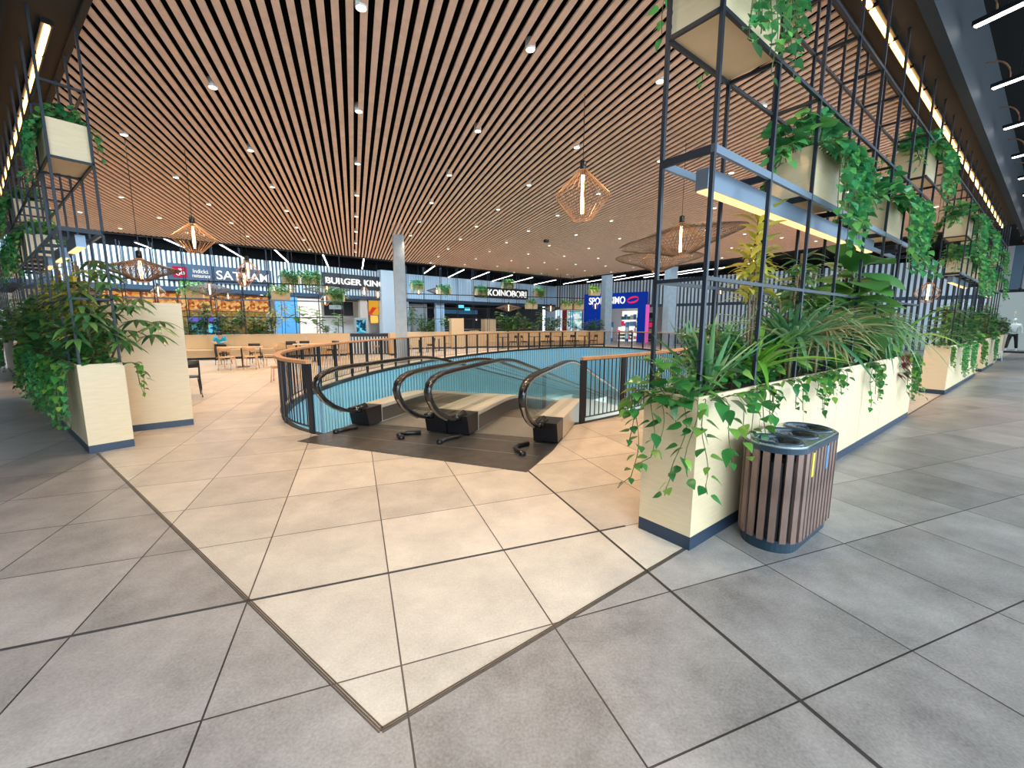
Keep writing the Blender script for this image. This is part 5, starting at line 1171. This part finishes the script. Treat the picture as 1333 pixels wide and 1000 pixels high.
for k, (s, z) in enumerate(((4.4, 2.86), (5.0, 2.66))):
    t = wall_thing('hanging_sign', '%s small cyan lit sign under the pale blue cladding' % ('upper', 'lower')[k], 'sign', K0, K1, s, z, -0.2, 'small cyan signs'); MB().box(0, 0, 0, 0.5, 0.06, 0.24).build('panel', mat('cyan_sign_%d' % k, (0.1, 0.55, 0.65), 0.5, emit=(0.1, 0.6, 0.7), es=0.8), t)
t = wall_thing('wall_panel', 'grey panel at the left end of the sushi restaurant', 'wall panel', K0, K1, -0.3, 0, 0.5); MB().box(0, 0, 0, 2.2, 0.1, 3.1).build('panel', M['greywall'], t)
t = wall_thing('wall_panel', 'pale blue pilaster in the sushi restaurant opening', 'wall panel', K0, K1, 2.6, 0, 0.3); MB().box(0, 0, 0, 0.75, 0.3, 3.2).build('panel', M['ribblue'], t)
# lower storey: lit kiosk and tables; unseen lamps added to light the opening
t = thing('lit_kiosk', 'bright white-green shop unit on the storey below', 'shop unit', (13.0, 27.5, -5.2), radians(-30)); MB().box(-3, -1.5, 0, 3, -1.3, 2.2).build('glass_front', M['lowlamp'], t); MB().box(-3, -1.3, 2.2, 3, 1.3, 2.4).build('roof', M['white'], t)
for k, (x, y) in enumerate(((6.6, 21.0), (7.3, 24.5), (5.6, 17.0), (-1.6, 17.5))):
    t = thing('display_table', 'white display table on the storey below, %s from the front' % ORD[(2, 3, 1, 0)[k]], 'table', (x, y, -5.2), radians(69), 'display tables on the lower storey'); MB().box(-0.9, -0.5, 0.8, 0.9, 0.5, 0.86).build('tabletop', M['white'], t)
    for sx in (-0.8, 0.8):
        for sy in (-0.4, 0.4): MB().box(sx - 0.03, sy - 0.03, 0, sx + 0.03, sy + 0.03, 0.8).build('leg', M['steel'], t)
for k in range(8):
    p = ell(2 * pi * k / 8 + 0.3, 2.0); t = thing('lower_fill_glow', 'added unseen round lamp under the slab, lighting the oval opening', 'ceiling light', (p.x, p.y, -0.52), 0, 'added lamps on the lower storey'); MB().lathe([(0.45, 0.0), (0.47, 0.05), (0.1, 0.06)], n=24).build('diffuser', M['lowlamp'], t)
    ld = bpy.data.lights.new('lower_fill_light', 'AREA'); ld.shape = 'DISK'; ld.size = 0.9; ld.energy = 700; ld.color = (0.85, 0.97, 1.0); lo = bpy.data.objects.new('light', ld); COL.objects.link(lo); lo.parent = t; lo.location = (0, 0, -0.03)

# ------------------------------------------------------------------ shop window and figures
def skinned(name, joints, edges, m, parent, lvl=2):
    me = bpy.data.meshes.new(name); me.from_pydata([j[0] for j in joints], edges, []); me.materials.append(m)
    o = link(name, me, parent); md = o.modifiers.new('skin', 'SKIN'); md.use_smooth_shade = True
    if not me.skin_vertices: me.attributes  # layer is made with the modifier
    sv = me.skin_vertices[0].data
    for i, j in enumerate(joints): sv[i].radius = (j[1], j[2] if len(j) > 2 else j[1]); sv[i].use_root = (i == 0)
    s = o.modifiers.new('sub', 'SUBSURF'); s.levels = lvl; s.render_levels = lvl
    return o
def ensure_skin(me):
    pass
def hand(joints, edges, wrist_i, wrist, d, side):      # five fingers on a short palm
    w = Vector(wrist); d = Vector(d).normalized(); s = Vector(side).normalized()
    pm_ = w + d * 0.06; joints.append((tuple(pm_), 0.030, 0.016)); pi_ = len(joints) - 1; edges.append((wrist_i, pi_))
    for k, (o, L) in enumerate(((-0.027, 0.07), (-0.009, 0.085), (0.009, 0.08), (0.027, 0.062))):
        a = pm_ + s * o + d * 0.035; b = a + d * L * 0.5 + Vector((0, 0, -0.008)); c = a + d * L + Vector((0, 0, -0.028))
        n0 = len(joints); joints += [(tuple(a), 0.009), (tuple(b), 0.008), (tuple(c), 0.007)]; edges += [(pi_, n0), (n0, n0 + 1), (n0 + 1, n0 + 2)]
    a = w + d * 0.03 - s * 0.035; b = a + d * 0.035 - s * 0.015; n0 = len(joints); joints += [(tuple(a), 0.010), (tuple(b), 0.008)]; edges += [(wrist_i, n0), (n0, n0 + 1)]
def head_bits(t, c, m_skin, m_hair, fwd, down=0.0, hair=True):
    """nose, ears, eyes, mouth and hair around a head centred at c, facing fwd"""
    c = Vector(c); f = Vector(fwd).normalized(); l = Vector((-f.y, f.x, 0)).normalized(); u = l.cross(f) * -1 if l.cross(f).z < 0 else l.cross(f)
    b = MB(); vs = [c + f * 0.088 + u * 0.02, c + f * 0.115 - u * 0.025, c + f * 0.088 - u * 0.035 + l * 0.016, c + f * 0.088 - u * 0.035 - l * 0.016]
    b.add(vs, [(0, 2, 1), (0, 1, 3), (1, 2, 3), (0, 3, 2)]).build('nose', m_skin, t)
    for sg_ in (1, -1):
        MB().lathe([(0.004, -0.028), (0.016, -0.01), (0.016, 0.012), (0.005, 0.028)], tuple(c + l * 0.084 * sg_), 10).build('ear', m_skin, t, True)
        MB().lathe([(0.002, -0.008), (0.009, 0.0), (0.002, 0.008)], tuple(c + f * 0.090 + l * 0.032 * sg_ + u * 0.012), 8).build('eye', M['black'], t, True)
    MB().bar(tuple(c + f * 0.090 - u * 0.055 - l * 0.022), tuple(c + f * 0.090 - u * 0.055 + l * 0.022), 0.008, 0.006).build('mouth', M['red'] if False else m_skin, t)
    if hair:
        vs = []; fs = []; n = 16; m_ = 7
        for i in range(m_ + 1):
            ph = pi * 0.62 * i / m_
            for k in range(n):
                a = 2 * pi * k / n; d = (f * (cos(a) * sin(ph)) + l * (sin(a) * sin(ph)) + u * cos(ph)); r = 0.118 if (f.dot(d) < 0.45 or ph < 0.7) else 0.088
                vs.append(c + d * r - f * 0.008)
        for i in range(m_):
            for k in range(n): fs.append((i * n + k, i * n + (k + 1) % n, (i + 1) * n + (k + 1) % n, (i + 1) * n + k))
        MB().add(vs, fs).build('hair', m_hair, t, True)
# seated person in turquoise on the wall bench
pp = fr(QA, QA_, 1.35, -0.30)
ps = thing('person', 'person in a turquoise shirt and black trousers sitting on the wall bench, head bowed', 'person', (pp.x, pp.y, 0), QA_)   # faces -y
hd = (0, -0.22, 1.16)
J = [((0, 0, 0.55), 0.13, 0.10), ((0, -0.03, 0.75), 0.125, 0.10), ((0, -0.08, 0.95), 0.15, 0.10), ((0, -0.13, 1.04), 0.06), (hd, 0.09, 0.105), ((0, -0.25, 1.24), 0.05)]
Ed = [(0, 1), (1, 2), (2, 3), (3, 4), (4, 5)]
for s_ in (1, -1):
    n0 = len(J); J += [((0.18 * s_, -0.09, 0.97), 0.055), ((0.25 * s_, -0.17, 0.78), 0.045), ((0.14 * s_, -0.42, 0.79), 0.032)]; Ed += [(2, n0), (n0, n0 + 1), (n0 + 1, n0 + 2)]
    hand(J, Ed, n0 + 2, J[n0 + 2][0], (-0.3 * s_, -1, 0), (s_, 0, 0))
    n0 = len(J); J += [((0.10 * s_, -0.06, 0.52), 0.085), ((0.13 * s_, -0.45, 0.53), 0.06), ((0.13 * s_, -0.46, 0.10), 0.04), ((0.14 * s_, -0.62, 0.05), 0.035)]; Ed += [(0, n0), (n0, n0 + 1), (n0 + 1, n0 + 2), (n0 + 2, n0 + 3)]
skinned('body', J, Ed, M['skin'], ps)
J = [((0, -0.01, 0.60), 0.142, 0.115), ((0, -0.035, 0.76), 0.14, 0.115), ((0, -0.085, 0.95), 0.165, 0.115), ((0, -0.12, 1.02), 0.07)]; Ed = [(0, 1), (1, 2), (2, 3)]
for s_ in (1, -1): n0 = len(J); J += [((0.19 * s_, -0.09, 0.98), 0.068), ((0.24 * s_, -0.16, 0.80), 0.060)]; Ed += [(2, n0), (n0, n0 + 1)]
skinned('shirt', J, Ed, M['shirt'], ps)
J = [((0, 0, 0.56), 0.15, 0.12)]; Ed = []
for s_ in (1, -1): n0 = len(J); J += [((0.10 * s_, -0.06, 0.53), 0.098), ((0.13 * s_, -0.46, 0.54), 0.074), ((0.13 * s_, -0.47, 0.12), 0.056)]; Ed += [(0, n0), (n0, n0 + 1), (n0 + 1, n0 + 2)]
skinned('trousers', J, Ed, M['trousers'], ps)
for s_ in (1, -1): MB().prism([(0.14 * s_ + x, y) for x, y in stadium(-0.045, 0.045, -0.70, -0.42, 0.044, 5)], 0.0, 0.085).build('shoe', M['black'], ps)
head_bits(ps, hd, M['skin'], M['hair'], (0, -0.85, -0.5))
# mannequin in the far shop window
pw = fr(RO, RA, 34.0, 0.1)
pf = fr(RO, RA, 33.5, 1.3)
t = thing('window_platform', 'black low platform under the mannequin at the corridor end', 'platform', (pf.x, pf.y, 0), RA - pi / 2); MB().box(0, 0, 0, 9.0, 1.6, 0.10).build('slab', M['black'], t); MB().box(0.0, 0.0, 0.10, 9.0, 1.6, 0.12).build('top', M['greywall'], t)
t = thing('shop_window', 'large shop window pane in front of the mannequin', 'window', (pf.x, pf.y, 0.12), RA - pi / 2); MB().box(0, 0.0, 0, 9.0, 0.012, 3.2).build('pane', M['glass'], t); MB().box(0, -0.02, 3.2, 9.0, 0.03, 3.36).build('frame', M['steel'], t)
mq = thing('mannequin', 'mannequin in white jacket and black trousers in the far right shop window', 'mannequin', (pw.x, pw.y, 0.12), RA - pi / 2)
hd = (0, 0, 1.70)
J = [((0, 0, 0.95), 0.13, 0.10), ((0, 0.0, 1.15), 0.115, 0.09), ((0, 0.0, 1.38), 0.15, 0.10), ((0, 0, 1.53), 0.05), (hd, 0.085, 0.10), ((0, 0, 1.80), 0.05)]; Ed = [(0, 1), (1, 2), (2, 3), (3, 4), (4, 5)]
for s_ in (1, -1):
    n0 = len(J); J += [((0.19 * s_, 0, 1.42), 0.055), ((0.27 * s_, 0.02, 1.15), 0.042), ((0.30 * s_, -0.06, 0.90), 0.03)]; Ed += [(2, n0), (n0, n0 + 1), (n0 + 1, n0 + 2)]
    hand(J, Ed, n0 + 2, J[n0 + 2][0], (0.05 * s_, -0.2, -1), (0, 1, 0))
    n0 = len(J); J += [((0.10 * s_, 0, 0.88), 0.09), ((0.15 * s_, -0.02, 0.50), 0.06), ((0.19 * s_, 0.0, 0.08), 0.04), ((0.20 * s_, -0.15, 0.03), 0.03)]; Ed += [(0, n0), (n0, n0 + 1), (n0 + 1, n0 + 2), (n0 + 2, n0 + 3)]
skinned('body', J, Ed, M['manneq'], mq)
J = [((0, 0, 0.92), 0.16, 0.12), ((0, 0, 1.15), 0.14, 0.115), ((0, 0, 1.38), 0.17, 0.12), ((0, 0, 1.50), 0.07)]; Ed = [(0, 1), (1, 2), (2, 3)]
for s_ in (1, -1): n0 = len(J); J += [((0.20 * s_, 0, 1.43), 0.072), ((0.28 * s_, 0.02, 1.15), 0.06), ((0.30 * s_, -0.05, 0.94), 0.048)]; Ed += [(2, n0), (n0, n0 + 1), (n0 + 1, n0 + 2)]
skinned('jacket', J, Ed, M['jacket'], mq)
J = [((0, 0, 0.93), 0.14, 0.11)]; Ed = []
for s_ in (1, -1): n0 = len(J); J += [((0.10 * s_, 0, 0.86), 0.102), ((0.15 * s_, -0.02, 0.50), 0.078), ((0.19 * s_, 0.0, 0.10), 0.066)]; Ed += [(0, n0), (n0, n0 + 1), (n0 + 1, n0 + 2)]
skinned('trousers', J, Ed, M['trousers'], mq)
for s_ in (1, -1): MB().prism([(0.195 * s_ + x, y) for x, y in stadium(-0.045, 0.045, -0.22, 0.07, 0.044, 5)], 0.0, 0.08).build('shoe', M['white'], mq)
head_bits(mq, hd, M['manneq'], M['hair'], (0, -1, 0), hair=False)
wl = fr(RO, RA, 33.3, 0.1)
t = thing('window_fill_spot', 'small black spotlight added to brighten the mannequin in the far shop window', 'spotlight', (wl.x, wl.y, 3.35), 0)
MB().lathe([(0.05, 0.0), (0.07, 0.0), (0.07, 0.16), (0.05, 0.18)], n=16).build('housing', M['black'], t, True); MB().bar((0, 0, 0.17), (0, 0, 3.0), 0.02).build('stem', M['black'], t)
ld = bpy.data.lights.new('window_fill_beam', 'SPOT'); ld.energy = 260; ld.spot_size = radians(100); ld.shadow_soft_size = 0.06; lo = bpy.data.objects.new('beam', ld); COL.objects.link(lo); lo.parent = t; lo.location = (0, 0, -0.02)  # lamp added only to brighten the mannequin
# green shirt mannequin in the sports shop
t = wall_thing('mannequin', 'mannequin torso in a green shirt inside the sports shop entrance', 'mannequin', S0, S1, 7.9, 0.0, 1.6)
J = [((0, 0, 0.95), 0.13, 0.1), ((0, 0, 1.2), 0.12, 0.1), ((0, 0, 1.42), 0.16, 0.1), ((0, 0, 1.54), 0.05), ((0, 0, 1.70), 0.09)]; Ed = [(0, 1), (1, 2), (2, 3), (3, 4)]
for s_ in (1, -1): n0 = len(J); J += [((0.2 * s_, 0, 1.44), 0.06), ((0.28 * s_, 0, 1.18), 0.045)]; Ed += [(2, n0), (n0, n0 + 1)]
skinned('body', J, Ed, M['manneq'], t)
J = [((0, 0, 0.93), 0.15, 0.115), ((0, 0, 1.2), 0.14, 0.115), ((0, 0, 1.42), 0.178, 0.12)]; Ed = [(0, 1), (1, 2)]
for s_ in (1, -1): n0 = len(J); J += [((0.21 * s_, 0, 1.45), 0.078), ((0.27 * s_, 0, 1.24), 0.065)]; Ed += [(2, n0), (n0, n0 + 1)]
skinned('shirt', J, Ed, M['green'], t)
MB().lathe([(0.2, 0), (0.2, 0.02), (0.02, 0.04), (0.02, 0.9)], n=18).build('stand', M['black'], t)
